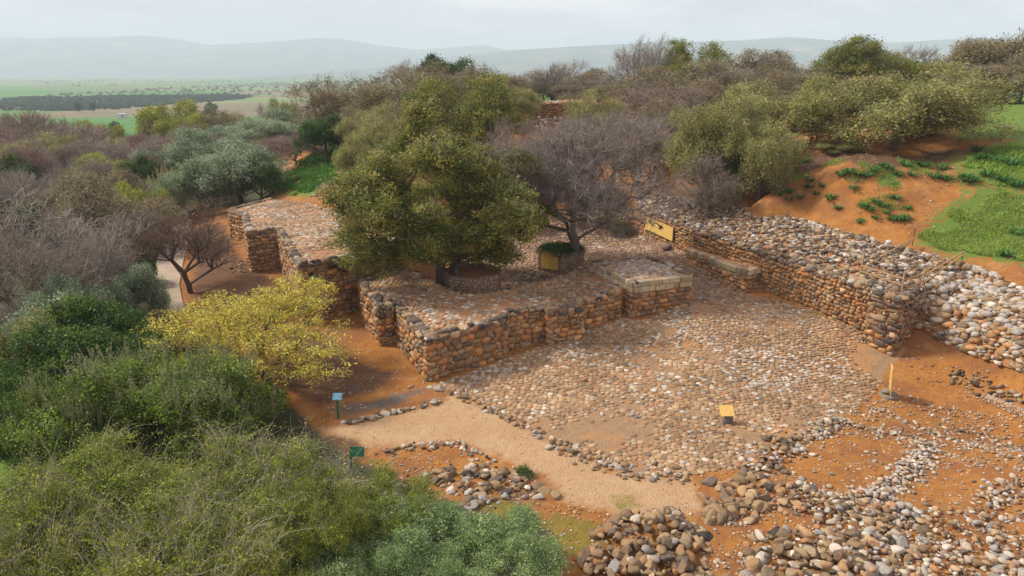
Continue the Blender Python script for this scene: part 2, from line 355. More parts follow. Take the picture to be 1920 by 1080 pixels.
def mat_ground():
    t = NT('ground_cover'); A = t.sep(t.attr('zoneA')); B = t.sep(t.attr('zoneB')); Cc = t.sep(t.attr('zoneC'))
    big = t.noise(.35, 7, .6); mid = t.noise(2.2, 7, .65); fine = t.noise(22, 5, .7); pb = t.vor(26); pb2 = t.vor(9)
    def edge(m, lo=.35, hi=.65, k=.55): return t.mapr(t.math('ADD', m, t.math('MULTIPLY', t.math('SUBTRACT', mid, .5), k)), lo, hi)
    soil = t.mix(t.mapr(mid, .3, .7), (.33,.130,.030), (.45,.200,.048)); soil = t.mix(t.mapr(big, .42, .62, 0, .75), soil, (.25,.105,.045)); soil = t.mix(t.mapr(t.noise(.9, 8, .75), .52, .66, 0, .7), soil, (.47,.250,.09)); soil = t.mix(t.mapr(t.noise(1.7, 8, .75), .58, .68, 0, .6), soil, (.17,.085,.045))
    soil = t.mix(t.mapr(fine, .4, .8, 0, .45), soil, (.25,.11,.05)); soil = t.mix(t.mapr(pb, .09, .15, .5, 0), soil, (.50,.37,.26))
    gravel = t.mix(t.mapr(mid, .3, .7), (.47,.295,.16), (.57,.385,.225)); gravel = t.mix(t.mapr(big, .4, .65, 0, .6), gravel, (.45,.26,.13)); gravel = t.mix(t.mapr(t.noise(3.5, 8, .8), .54, .64, 0, .5), gravel, (.34,.19,.095)); gravel = t.mix(t.mapr(t.noise(1.3, 6, .7), .56, .68, 0, .55), gravel, (.40,.22,.10)); gravel = t.mix(t.mapr(t.vor(34), .1, .2, .6, 0), gravel, (.72,.6,.46)); gravel = t.mix(t.mapr(pb, .2, .55, .0, .5), gravel, (.44,.27,.145)); gravel = t.mix(t.mapr(fine, .5, .8, 0, .5), gravel, (.78,.62,.45))
    c = t.mix(edge(A[0]), soil, gravel)
    cb = t.mix(t.mapr(mid, .3, .7), (.38,.23,.125), (.29,.185,.105)); cb = t.mix(t.mapr(fine, .45, .75, 0, .5), cb, (.5,.33,.2)); cb = t.mix(t.mapr(big, .5, .62, 0, .8), cb, (.46,.235,.10)); c = t.mix(edge(A[1]), c, cb)
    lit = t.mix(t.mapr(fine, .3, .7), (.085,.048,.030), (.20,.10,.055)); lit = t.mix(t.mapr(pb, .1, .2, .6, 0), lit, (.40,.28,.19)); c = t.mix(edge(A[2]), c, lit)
    gr = t.mix(t.mapr(fine, .3, .7), (.07,.15,.022), (.15,.24,.035)); gr = t.mix(t.mapr(mid, .4, .75, 0, .6), gr, (.22,.21,.07)); c = t.mix(edge(B[0], .38, .62, 1.7), c, gr)
    mo = t.mix(t.mapr(mid, .35, .65), (.26,.19,.035), (.17,.16,.03)); c = t.mix(t.mapr(t.math('ADD', B[1], t.math('SUBTRACT', mid, .5)), .35, .8, 0, .9), c, mo)
    ash = t.mix(t.mapr(fine, .3, .7), (.095,.085,.08), (.17,.15,.14)); c = t.mix(edge(B[2], .3, .75), c, ash)
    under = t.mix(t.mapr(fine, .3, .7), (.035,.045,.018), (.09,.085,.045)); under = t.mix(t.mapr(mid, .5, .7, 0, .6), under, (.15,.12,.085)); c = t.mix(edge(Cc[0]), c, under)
    # valley floor: strips of fields
    st = t.scaled(t.co, (.0016, .0062, 0)); fv = t.vor(1.6, co=st, out='Color'); fs = t.sep(fv)
    fld = t.mix(fs[0], (.05,.19,.03), (.10,.22,.045)); fld = t.mix(t.mapr(fs[1], .6, .7), fld, (.20,.24,.09)); fld = t.mix(t.mapr(fs[2], .8, .86), fld, (.20,.15,.095))
    fld = t.mix(t.mapr(t.noise(.02, 6, .6), .4, .7, 0, .5), fld, (.10,.13,.055)); c = t.mix(t.mapr(Cc[1], .2, .8), c, fld)
    hh = t.math('ADD', fine, t.math('MULTIPLY', pb2, -.5)); hh = t.math('ADD', hh, t.math('MULTIPLY', mid, 1.2))
    return t.finish(c, .96, hh, .06, .9)
M['ground'] = mat_ground()

def mat_leaf(name, trans=.34, rough=.65):
    t = NT(name); return t.finish(t.attr(), rough, trans=trans, spec=.3)
M['leaf'] = mat_leaf('foliage')
M['grass'] = mat_leaf('grass_blades', .35, .7)
def mat_bark():
    t = NT('bark'); c = t.mix(1.0, t.attr(), t.mix(t.noise(18, 6, .7, t.scaled(t.co, (1, 1, .3))), (.5,.5,.5), (1.4,1.4,1.4)), 'MULTIPLY')
    return t.finish(c, .95, t.noise(30, 5, .7, t.scaled(t.co, (1, 1, .25))), .02, .8)
M['bark'] = mat_bark()
def mat_wood():
    t = NT('weathered_wood'); g = t.noise(24, 6, .7, t.scaled(t.co, (1, 1, 1)))
    return t.finish(t.mix(1.0, t.attr(), t.mix(g, (.6,.58,.56), (1.3,1.28,1.25)), 'MULTIPLY'), .85, g, .006, .7)
M['wood'] = mat_wood()
def mat_paint(name, rough=.6):
    t = NT(name); n = t.noise(6, 6, .7)
    c = t.mix(1.0, t.attr(), t.mix(n, (.82,.8,.78), (1.1,1.1,1.1)), 'MULTIPLY'); c = t.mix(t.mapr(t.noise(11, 6, .75), .62, .72, 0, .5), c, (.22,.14,.07))
    return t.finish(c, rough, n, .003, .4)
M['paint'] = mat_paint('weathered_paint')
def mat_limestone():
    t = NT('limestone_block'); n = t.noise(5, 7, .65)
    c = t.mix(1.0, t.attr(), t.mix(n, (.75,.73,.7), (1.2,1.2,1.18)), 'MULTIPLY')
    c = t.mix(t.mapr(t.noise(3.2, 7, .75), .55, .64, 0, .8), c, (.10,.095,.07)); c = t.mix(t.mapr(t.noise(2.1, 5, .7), .58, .68, 0, .6), c, (.13,.125,.04))
    return t.finish(c, .92, t.noise(16, 6, .7), .025, .8)
M['lime'] = mat_limestone()
def mat_pebbledash():
    t = NT('pebble_faced_wall'); v = t.vor(11); vc = t.sep(t.vor(11, out='Color'))
    c = t.mix(vc[0], (.34,.27,.20), (.60,.53,.44)); c = t.mix(t.mapr(vc[1], .75, .8), c, (.42,.22,.10)); c = t.mix(t.mapr(v, .35, .6), c, (.20,.125,.075))
    c = t.mix(1.0, c, t.mix(t.noise(1.5, 4), (.7,.66,.62), (1.15,1.12,1.1)), 'MULTIPLY')
    return t.finish(c, .9, t.math('MULTIPLY', v, -1), .05, 1.0)
M['pebbledash'] = mat_pebbledash()
def mat_concrete():
    t = NT('path_concrete'); c = t.mix(t.mapr(t.noise(1.1, 7, .65), .3, .7), (.33,.25,.18), (.43,.34,.26)); c = t.mix(t.mapr(t.noise(5, 7, .7), .55, .7, 0, .5), c, (.22,.15,.10))
    return t.finish(c, .9, t.noise(20, 5), .01, .5)
M['concrete'] = mat_concrete()
def mat_hill():
    t = NT('hillside'); c = t.mix(t.mapr(t.noise(.0035, 7, .62), .35, .65), (.04,.06,.04), (.13,.135,.08)); c = t.mix(t.mapr(t.noise(.0011, 6, .6), .6, .68, 0, .7), c, (.42,.33,.25))
    return t.finish(c, 1.0, t.noise(.006, 6), 40, .5)
M['hill'] = mat_hill()

# ------------------------------------------------------------------ ground
def axis(lo, a, b, hi, step, g):
    mid = list(np.arange(a, b, step)); up = []; x = b; s = step
    while x < hi: up.append(x); s *= g; x += s
    dn = []; x = a; s = step
    while x > lo: s *= g; x -= s; dn.append(x)
    return np.array(dn[::-1] + mid + up)
gxs = axis(-9000, -26, 36, 9000, .3, 1.055); gys = axis(-150, 11, 72, 13000, .3, 1.035)
GX, GY = np.meshgrid(gxs, gys, indexing='ij'); GZ = H(GX, GY)
GP = np.stack([GX.ravel(), GY.ravel()], 1)
def mask(poly_px, soft=.8):
    poly = TP(poly_px); c = poly.mean(0); r = np.linalg.norm(poly - c, axis=1).max() + soft
    m = np.zeros(len(GP)); near = np.hypot(*(GP - c).T) < r
    m[near] = np.clip(.5 - sdist(GP[near], poly)/soft, 0, 1); return m
COURT_PX = [(800,728),(950,672),(1170,596),(1200,602),(1300,568),(1400,552),(1450,560),(1560,600),(1650,640),(1705,650),(1665,690),(1640,735),(1600,768),(1560,790),(1480,820),(1400,875),(1300,890),(1180,890),(1100,860),(1020,820),(930,770),(860,735)]
YARD_PX = [(1292,512),(1302,568),(1402,552),(1440,530),(1300,480),(1195,432),(1100,415),(1000,410),(880,425),(860,520),(950,560),(1110,510)]
GRAVEL_PX = [(600,800),(640,800),(825,758),(850,738),(930,772),(1040,832),(1150,885),(1290,900),(1330,960),(1200,965),(1060,940),(1020,890),(950,862),(860,828),(720,838),(640,840)]
zA = np.zeros((len(GP), 3)); zB = zA.copy(); zC = zA.copy()
zA[:, 0] = mask(GRAVEL_PX, 2.4)
zA[:, 1] = np.maximum(mask(COURT_PX, .6), mask(YARD_PX, .8))
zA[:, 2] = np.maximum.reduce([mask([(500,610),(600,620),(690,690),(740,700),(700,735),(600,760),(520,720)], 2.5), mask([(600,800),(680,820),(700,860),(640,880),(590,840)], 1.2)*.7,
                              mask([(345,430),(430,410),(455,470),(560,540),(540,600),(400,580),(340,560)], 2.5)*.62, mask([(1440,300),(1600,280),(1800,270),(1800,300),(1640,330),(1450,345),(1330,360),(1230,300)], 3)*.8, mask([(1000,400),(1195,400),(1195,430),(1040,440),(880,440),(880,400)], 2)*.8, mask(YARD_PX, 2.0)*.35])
bx, by = GP[:, 0], GP[:, 1]; nz = vnoise(bx, by, 3.0, 8); nz2 = vnoise(bx, by, 1.1, 9)
hillgreen = np.maximum.reduce([mask([(1722,445),(1765,395),(1850,345),(1990,380),(2050,520),(1900,492),(1800,485),(1735,462)], 2.6),
    mask([(1780,300),(1925,252),(2100,270),(2100,365),(1870,358),(1800,340)], 5.0), mask([(1760,200),(1925,150),(2300,150),(2300,262),(1925,262),(1800,262)], 6.0),
    mask([(950,205),(980,178),(1230,172),(1230,192),(1000,202)], 8.0), mask([(505,350),(560,305),(620,262),(690,232),(705,300),(640,338),(585,368),(520,368)], 4)*np.clip((nz2*.5+nz*.5-.38)*5+.5, 0, 1),
    mask([(1480,330),(1700,300),(1760,400),(1600,410),(1460,360)], 4)*np.clip((nz2*.5 + nz*.5 - .62)*5+.5, 0, 1)*.8, mask([(0,760),(60,800),(60,1080),(-200,1080),(-200,760)], 2), mask([(325,385),(380,372),(380,392),(330,402)], 3), mask([(15,395),(70,395),(75,430),(20,440)], 3), mask([(0,364),(140,364),(140,373),(0,373)], 3)])
r_ = np.hypot(bx, by); z_ = GZ.ravel()
zB[:, 0] = np.maximum(hillgreen, smooth(100, 140, r_)*(bx > -20)*.7)
zB[:, 1] = np.maximum.reduce([mask([(850,960),(930,925),(1010,950),(960,1000),(860,1000)], 1.2), mask([(1040,960),(1150,985),(1110,1050),(1020,1050),(1000,990)], 1.2), mask([(1130,925),(1200,920),(1230,960),(1150,960)], 1.0)*.7, mask([(680,860),(740,865),(735,885),(690,885)], .8)])
zB[:, 2] = np.maximum(mask([(600,765),(700,748),(745,735),(800,724),(805,735),(740,765),(650,785)], 1.6)*.8, mask([(640,720),(690,715),(680,740),(640,745)], 1.2)*.6)
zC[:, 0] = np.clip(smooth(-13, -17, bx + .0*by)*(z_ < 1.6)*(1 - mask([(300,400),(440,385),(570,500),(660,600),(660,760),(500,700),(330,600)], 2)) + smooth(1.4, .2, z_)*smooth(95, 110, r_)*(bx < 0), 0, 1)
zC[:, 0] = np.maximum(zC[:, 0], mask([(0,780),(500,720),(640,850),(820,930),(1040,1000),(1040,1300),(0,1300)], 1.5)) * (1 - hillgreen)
zC[:, 1] = smooth(215, 260, r_)
nx, ny = len(gxs), len(gys); I = np.arange(nx*ny).reshape(nx, ny)
gq = np.stack([I[:-1, :-1], I[1:, :-1], I[1:, 1:], I[:-1, 1:]], 2).reshape(-1, 4)
g = MB(); g.add(np.column_stack([GX.ravel(), GY.ravel(), GZ.ravel()]), gq, (.4, .2, .1)); go = g.build('ground', M['ground']); tag(go, kind='structure')
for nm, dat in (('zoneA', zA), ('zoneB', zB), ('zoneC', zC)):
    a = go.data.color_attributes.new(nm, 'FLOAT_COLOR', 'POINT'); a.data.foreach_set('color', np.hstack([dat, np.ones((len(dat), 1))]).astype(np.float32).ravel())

# hills: real ridges of their own size, kilometres away
def ridge(name, prof, dist, deep, seed):
    prof = np.array(prof, float); xs = np.linspace(prof[0, 0], prof[-1, 0], 240); zt = np.interp(xs, prof[:, 0], prof[:, 1])
    X = np.array([xat(p, dist, 15 + 300) for p in xs]); Z = np.array([ztop_at(p, dist) for p in zt]); Z = np.maximum(Z, -10)
    vs = []; rows = np.linspace(-1, 1, 40)
    for t in rows:
        y = dist + t*deep; f = (1 - abs(t))**.85; nn = (vnoise(X, np.full_like(X, y), 260, seed) - .5)*.5 + (vnoise(X, np.full_like(X, y), 90, seed+1) - .5)*.22
        z = -24 + (Z + 24)*np.clip(f*(1 + nn*(1 - f)*1.6), 0, 1.05); vs.append(np.column_stack([X, np.full_like(X, y), z]))
    n = len(xs); I = np.arange(n*len(rows)).reshape(len(rows), n); q = np.stack([I[:-1, :-1], I[:-1, 1:], I[1:, 1:], I[1:, :-1]], 2).reshape(-1, 4)
    b = MB(); b.add(np.vstack(vs), q, (.2, .2, .1)); tag(b.build(name, M['hill']), kind='structure')
ridge('hills', [(-700,90),(-200,72),(0,70),(100,70),(200,69),(280,65),(330,71),(390,84),(430,82),(520,76),(590,70),(640,72),(700,82),(780,92),(850,88),(905,84),(950,92),(1010,104),(1100,128)], 8200, 2300, 4)
ridge('hills', [(560,140),(700,125),(800,112),(850,105),(960,93),(1080,86),(1220,78),(1300,77),(1380,75),(1470,68),(1520,71),(1560,76),(1600,80),(1700,78),(1790,71),(1850,70),(1920,73),(2200,66),(2800,90)], 5600, 1500, 9)

# ------------------------------------------------------------------ masonry
from mathutils.geometry import tessellate_polygon
from mathutils import Vector
def face(mb, p, q, zb0, zb1, zt0, zt1, ch=.34, sw=.55, dark=1.0, top_dark=.7, rowjit=.05, skip_top=0.0, base_dark=0.0):
    p, q = np.array(p, float), np.array(q, float); d = q-p; Ln = np.linalg.norm(d)
    if Ln < .15: return
    ax = d/Ln; nrm = np.array([ax[1], -ax[0]]); hm = max(zt0-zb0, zt1-zb1) - skip_top; rows = max(2, int(round(hm/ch)))
    edges = np.cumsum(rng.uniform(.75, 1.25, rows)); edges = np.append(0, edges/edges[-1])
    C, R, K = [], [], []
    for k in range(rows):
        s = -rng.uniform(0, sw*.4); off = rng.uniform(-.07, -.02)
        while s < Ln - .05:
            w = sw*rng.uniform(.5, 1.45); e = min(s + w, Ln + .03); a = max(s, -.03)
            if Ln - e < .14: e = Ln + .03
            m = (a+e)/2; t = m/Ln; zb = zb0*(1-t) + zb1*t; zt = (zt0*(1-t) + zt1*t) - skip_top
            v0, v1 = edges[k], edges[k+1]; hh = (v1-v0)*(zt-zb); zc = zb + (v0+v1)/2*(zt-zb) + rng.normal(0, rowjit*.4)
            split = hh > .3 and rng.random() < .16
            for part in ((-.25, .25) if split else (0,)):
                C.append([*(p + ax*m + nrm*(off + rng.uniform(-.03, .05))), zc + part*hh]); R.append([(e-a)/2*rng.uniform(1.0, 1.08), rng.uniform(.17, .24), hh/2*(.52 if split else 1)*rng.uniform(1.0, 1.10)])
                K.append((v0+v1)/2)
            s = e
    C, R, K = np.array(C), np.array(R), np.array(K); n = len(C)
    col = pal(ORANGE, n, .16); dk = pal(DARK + BROWN, n, .15); br = pal(BROWN, n, .14)
    u = rng.random(n); pd = base_dark + dark*(.03 + top_dark*smooth(.78, .98, K) + .09*smooth(.3, .8, K)); col = np.where((u < pd)[:, None], dk, col); col = np.where(((u > pd) & (u < pd+.27))[:, None], br, col)
    tl = rng.normal(0, .06, n); X = np.column_stack([ax[0]*np.cos(tl), ax[1]*np.cos(tl), np.sin(tl)]); Y = np.tile([nrm[0], nrm[1], 0], (n, 1)); Z = np.cross(X, Y); Z *= np.sign(Z[:, 2:3])
    fr = np.stack([X, Y, Z], 2)
    stones(mb, C, R, col, fr, 2, flat=.75, box=.8, amp=.10, cut=.62)
    ns = int(Ln*hm*9); s = rng.uniform(0, Ln, ns); t = s/Ln; z = (zb0*(1-t)+zb1*t) + rng.random(ns)*((zt0*(1-t)+zt1*t) - skip_top - (zb0*(1-t)+zb1*t))
    Cs = np.column_stack([p[0]+ax[0]*s+nrm[0]*.06, p[1]+ax[1]*s+nrm[1]*.06, z]); stones(mb, Cs, rng.uniform(.035, .10, (ns, 3)), pal(ORANGE + PALE, ns), None, 2)

def plane(V):
    A = np.column_stack([np.ones(len(V)), V[:, 0], V[:, 1]]); c = np.linalg.lstsq(A, V[:, 2], rcond=None)[0]
    return lambda x, y: c[0] + c[1]*x + c[2]*y
def prism(mb, P, zt, zb, inset=0.0, col=(.36,.18,.08), m=1):
    n = len(P); cen = P.mean(0)
    V = np.vstack([np.column_stack([P, zt]), np.column_stack([P, zb])])
    mb.add(V, [[i, (i+1) % n, n+(i+1) % n, n+i] for i in range(n)], col, m, False)
    tri = tessellate_polygon([[Vector((*p, 0)) for p in P]]); mb.add(V[:n], [list(t) for t in tri], col, m, False)
def ccw(P):
    a = 0
    for i in range(len(P)): x0, y0 = P[i][:2]; x1, y1 = P[(i+1) % len(P)][:2]; a += x0*y1 - x1*y0
    return a > 0
def rim(mb, p, q, zf, cols=None, back=.12):
    d = q-p; Ln = np.linalg.norm(d)
    if Ln < .25: return
    ax = d/Ln; nrm = np.array([ax[1], -ax[0]]); C, R = [], []; s = 0
    while s < Ln:
        w = rng.uniform(.28, .75); m = min(s+w/2, Ln - .05); P = p + ax*m - nrm*(back + rng.uniform(0, .12)); C.append([*P, zf(*P) - .03 + rng.uniform(-.03, .04)]); R.append([w/2*.98, rng.uniform(.16, .26), rng.uniform(.10, .16)]); s += w
    n = len(C); X = np.tile([ax[0], ax[1], 0.], (n, 1)); Y = np.tile([nrm[0], nrm[1], 0.], (n, 1)); Z = np.tile([0, 0, 1.], (n, 1))
    stones(mb, np.array(C), np.array(R), pal(cols or (DARK + DARK + BROWN + PALE[1:2]), n, .15), np.stack([X, Y, Z], 2), 3, flat=.4, box=.5, amp=.1)
def masonry(name, pxz, hidden=(), pav=.26, parent=None, pavcols=COURT, zb=None, dark=1.0, skip_top=0.0, pave=True, pw=None, norim=()):
    V = np.array([W(*c) for c in pxz])
    if not ccw(V): V = V[::-1]; hidden = [len(V) - 2 - h if h < len(V)-1 else len(V)-1 for h in hidden]; norim = [len(V) - 2 - h if h < len(V)-1 else len(V)-1 for h in norim]
    P = V[:, :2]; zf = plane(V); zt = zf(P[:, 0], P[:, 1]); gb = H(P[:, 0], P[:, 1]) if zb is None else np.full(len(P), zb)
    mb = MB(); prism(mb, P, zt - .06, gb - .7)
    n = len(P)
    for i in range(n):
        j = (i+1) % n
        if i in hidden: continue
        face(mb, P[i], P[j], gb[i]-.1, gb[j]-.1, zt[i]-.02, zt[j]-.02, dark=dark, skip_top=skip_top)
        if i not in norim: rim(mb, P[i], P[j], zf)
    if pave: cobbles(mb, P, pav, lambda x, y: zf(x, y) - .06 + (vnoise(x, y, 1.4, 3) - .5)*.10, pavcols, w=pw, h=(.02, .05), gap=.014, stretch=1.15, ang=.5)
    o = mb.build(name, [M['stone'], M['mortar']], parent)
    return o, P, zf, gb

TOPC = [(.38,.24,.13),(.33,.19,.10),(.28,.19,.12),(.42,.29,.18),(.48,.40,.30),(.22,.16,.11),(.40,.21,.10),(.31,.24,.17)]
A_PX = [(668,508,2.4),(684,546,2.4),(706,562,2.4),(707,575,2.4),(733,574,2.4),(736,564,2.4),(800,631,2.45),(945,598,2.3),(951,586,2.3),(1025,574,2.25),(1028,581,2.25),(1091,571,2.25),(1091,560,2.25),(1165,543,2.15),(1192,529,2.15),(1108,490,2.1),(1060,515,2.2),(940,545,2.3),(868,552,2.3),(815,530,2.35),(770,500,2.4),(700,480,2.4)]
oa, PA, zfA, gA = masonry('stone_tower', A_PX, hidden=[13, 14, 20, 21], pavcols=TOPC, norim=[13,14,15,16,17,18,19,20,21])
tag(oa, 'paved top ruined gate tower with jagged buttressed stone faces, in front of the evergreen oak', 'stone wall')
B_PX = [(560,494,3.9),(669,478,3.85),(712,472,3.7),(760,440,3.6),(735,410,3.5),(640,398,3.2),(585,380,2.8),(505,372,2.5),(428,394,2.55),(458,403,2.7),(458,411,2.8),(464,431,3.3),(521,424,3.45)]
ob, PB, zfB, gB = masonry('stone_tower', B_PX, hidden=[4, 5, 6], pavcols=TOPC, norim=[2,3,4,5,6])
tag(ob, 'tall stepped stone tower behind the yellow green tree, paved top running to the olives', 'stone wall')

def ashlar(mb, p, q, zf, rows, lo=.45, hi=.85, h=.36, proud=.10, cols=None):
    d = q-p; Ln = np.linalg.norm(d); ax = d/Ln; nrm = np.array([ax[1], -ax[0]]); R = np.array([[ax[0], nrm[0], 0], [ax[1], nrm[1], 0], [0, 0, 1.]])
    cols = cols or [(.52,.42,.28),(.46,.37,.25),(.56,.47,.34),(.42,.30,.17)]
    for k in range(rows):
        s = -.04
        while s < Ln:
            w = min(rng.uniform(lo, hi), Ln + .06 - s)
            if Ln - s - w < .25: w = Ln + .06 - s
            m = s + w/2; P = p + ax*m + nrm*(proud - .2 + rng.uniform(-.015, .02)); z = zf(*P) - h*(k+.5) + .02
            c = pal(cols, 1, .1)[0]*((.62,.66,.72) if k == 0 and rng.random() < .6 else (1, 1, 1))
            hx, hy, hz = w/2 - .012, .22, h/2 - .010; b = .03; vs = []
            for sx in (-1, 1):
                for sy in (-1, 1):
                    for sz in (-1, 1):
                        j = rng.uniform(-.012, .012, 3); vs += [[sx*(hx-b), sy*(hy-b), sz*hz] + j, [sx*(hx-b), sy*hy, sz*(hz-b)] + j, [sx*hx, sy*(hy-b), sz*(hz-b)] + j]
            vs = np.array(vs) @ R.T + np.array([*P, z]); import bmesh
            bm = bmesh.new(); bv = [bm.verts.new(v) for v in vs]; r = bmesh.ops.convex_hull(bm, input=bv); bm.verts.index_update()
            fv = [v.co[:] for v in bm.verts]; ff = [[v.index for v in f.verts] for f in bm.faces if len(f.verts) == 3]; bm.free()
            mb.add(np.array(fv), ff, c, 0, False); s += w
C_PX = [(1108,490,2.75),(1188,529,2.75),(1296,516,2.68),(1250,492,2.65),(1210,483,2.7),(1135,484,2.75)]
oc, PC, zfC, gC = masonry('stone_tower', C_PX, hidden=[], pavcols=[(.5,.38,.28),(.42,.30,.22),(.55,.48,.40),(.34,.25,.19)], dark=.3, skip_top=.72, pav=.26, norim=[1])
tag(oc, 'low square gate tower topped with pale squared limestone blocks, at the court entrance', 'stone wall')
mb = MB(); 
ashlar(mb, PC[1], PC[2], zfC, 2); ashlar(mb, PC[0], PC[1], zfC, 2, lo=.35, hi=.6)
for i in (2, 3): ashlar(mb, PC[i], PC[(i+1) % len(PC)], zfC, 2, cols=[(.3,.24,.17),(.38,.3,.2)])
mb.build('ashlar_course', M['lime'], oc)
D_PX = [(1288,467,1.95),(1332,481,2.0),(1335,486,2.0),(1372,498,2.1),(1403,506,2.15),(1442,498,2.15),(1400,474,2.1),(1310,455,1.95)]
od, PD, zfD, gD = masonry('stone_bench', D_PX, hidden=[5, 6, 7], pavcols=[(.48,.27,.14),(.55,.36,.22),(.4,.25,.15)], dark=.2, skip_top=.42, pav=.22, norim=range(8))
tag(od, 'long low stone bench with squared pale upper course against the big rubble wall', 'stone bench')
mb = MB()
for i in range(5): ashlar(mb, PD[i], PD[(i+1) % len(PD)], zfD, 1, .38, .6, .42, .07, [(.50,.38,.22),(.42,.30,.18),(.55,.44,.30)])
mb.build('ashlar_course', M['lime'], od)

# big rubble-topped wall on the right
def resample(pts, n):
    pts = np.array(pts, float); s = np.append(0, np.cumsum(np.linalg.norm(np.diff(pts, axis=0), axis=1))); t = np.linspace(0, s[-1], n)
    return np.column_stack([np.interp(t, s, pts[:, k]) for k in range(3)])
def rubble_strip(mb, A, B, dens, size, cols, w=None, mound=.0, layers=1, m_bed=1, flat=.35, sub=2, nr=8):
    A, B = resample(A, 40), resample(B, 40); Ln = np.linalg.norm(np.diff((A+B)/2, axis=0), axis=1).sum(); Wd = np.linalg.norm(A-B, axis=1).mean()
    def at(u, v):
        i = np.clip(u*39, 0, 38.999); k = i.astype(int); f = (i-k)[:, None]; a = A[k]*(1-f) + A[k+1]*f; b = B[k]*(1-f) + B[k+1]*f
        p = a*(1-v[:, None]) + b*v[:, None]; p[:, 2] += mound*np.sin(pi*v) + (vnoise(p[:, 0], p[:, 1], 1.1, 6) - .5)*.2*np.sin(pi*np.clip(v, 0, 1))**.5; return p
    us, vs = np.linspace(0, 1, 80), np.linspace(0, 1, nr); U, V_ = np.meshgrid(us, vs, indexing='ij'); P = at(U.ravel(), V_.ravel()); I = np.arange(len(P)).reshape(80, nr)
    q = np.stack([I[:-1, :-1], I[1:, :-1], I[1:, 1:], I[:-1, 1:]], 2).reshape(-1, 4); P[:, 2] -= .05; mb.add(P, q, (.3, .2, .12), m_bed)
    n = int(Ln*Wd*dens*1.15); u, v = rng.random(n), rng.random(n); C = at(u, v); s = size[0] + (size[1]-size[0])*rng.random(n)**2.0
    R = np.column_stack([s*rng.uniform(.9, 1.45, n), s*rng.uniform(.75, 1.1, n), s*rng.uniform(.5, .8, n)]); C[:, 2] += R[:, 2]*rng.uniform(-.1, .7, n)
    stones(mb, C, R, pal(cols, n, .14, w=w), None, sub, flat=flat, box=.15, amp=.12)
E_base = [T(1192,432), T(1300,484), T(1440,542), T(1560,598), T(1652,638)]
Eb = np.array(E_base)[:, :2]; Ef = resample(np.column_stack([Eb, np.zeros(5)]), 9)[:, :2]
Et = np.interp(np.arange(9), [0, 2, 5, 8], [3.4, 3.3, 3.2, 3.2])
mb = MB(); gEb = H(Ef[:, 0], Ef[:, 1])
for i in range(8):
    face(mb, Ef[i], Ef[i+1], gEb[i]-.1, gEb[i+1]-.1, Et[i], Et[i+1], ch=.25, sw=.33, dark=.75, top_dark=.55)
    nn = Ef[i+1]-Ef[i]; nn = np.array([nn[1], -nn[0]])/np.linalg.norm(nn)
    V = np.array([[*Ef[i], gEb[i]-.6], [*Ef[i+1], gEb[i+1]-.6], [*Ef[i+1], Et[i+1]], [*Ef[i], Et[i]]]); mb.add(V, [[0, 1, 2, 3]], (.36,.18,.08), 1, False)
Eback = [W(1200,361,3.8), W(1300,376,4.05), W(1400,391,4.35), W(1500,409,4.5), W(1600,439,4.45), W(1700,466,4.3), W(1782,489,4.1)]
Efront = [np.array([*Ef[i], Et[i]]) for i in range(9)] + [W(1730,528,3.15)]
mixw = [3,3,3,2,3, 2,3,2,2, 3,3,2,3,1]
RUB = BROWN + DARK + PALE
rubble_strip(mb, Efront, Eback, 22, (.06, .21), RUB, [4,5,4,4,4, 3,4,2,4, 2.4,2.4,2.2,2.4,2], mound=.25)
rubble_strip(mb, [Efront[i] + np.array([0, 0, -.1]) for i in range(10)], [np.array(Efront[i])*.88 + np.array(Eback[min(i, 6)])*.12 for i in range(10)], 6, (.18, .34), DARK + BROWN, mound=.05)
ew = mb.build('rubble_wall', [M['stone'], M['mortar']])
tag(ew, 'long thick city wall on the right, its sloping top heaped with grey and white boulders', 'stone wall')
T_PX = [(1638,546,3.25),(1692,560,3.25),(1730,540,3.25),(1714,518,3.25),(1655,522,3.25)]
V = np.array([W(*c) for c in T_PX]); V = V if ccw(V) else V[::-1]; P = V[:, :2]; zfT = plane(V); gT = H(P[:, 0], P[:, 1]); mb = MB(); prism(mb, P, zfT(P[:, 0], P[:, 1]) - .05, gT - .6)
for i in range(len(P)):
    j = (i+1) % len(P); face(mb, P[i], P[j], gT[i]-.1, gT[j]-.1, zfT(*P[i]), zfT(*P[j]), ch=.36, sw=.75, dark=1, top_dark=.8, base_dark=.5); rim(mb, P[i], P[j], zfT)
cobbles(mb, P, .3, lambda x, y: zfT(x, y) - .04, DARK + BROWN, h=(.05, .12))
tag(mb.build('stone_pier', [M['stone'], M['mortar']], None), 'dark blackened corner pier of large stones under the wooden railing', 'stone wall')
Fb = [T(1709,604), T(1800,652), T(1925,694), T(2080,745), T(2250,800)]; Ft = [W(1714,519,3.35), W(1795,508,3.6), W(1925,572,3.25), W(2080,645,3.1), W(2250,720,3.0)]
mb = MB(); Fl = [np.array(p) + [0, -.15, -.1] for p in Fb]; Fmid = [a*.62 + b*.38 for a, b in zip(np.array(Fl), np.array(Ft))]
Fm2 = [m + np.array([0, 0, .55]) for m in Fmid]
rubble_strip(mb, Fl, Fm2, 26, (.10, .27), ORANGE[:3] + BROWN + BROWN + PALE, flat=.5, mound=.3)
rubble_strip(mb, Fm2, [f + np.array([0, 0, .1]) for f in Ft], 24, (.09, .25), PALE + BROWN[:3], [4,5,3,5,4,3,3,3], mound=.2)
rubble_strip(mb, [f + np.array([0, 0, .1]) for f in Ft], [np.array(W(1782,489,4.1)), W(1830,500,4.1), W(1945,556,3.7), W(2100,620,3.5), W(2260,690,3.3)], 13, (.10, .26), PALE + BROWN, mound=.1)
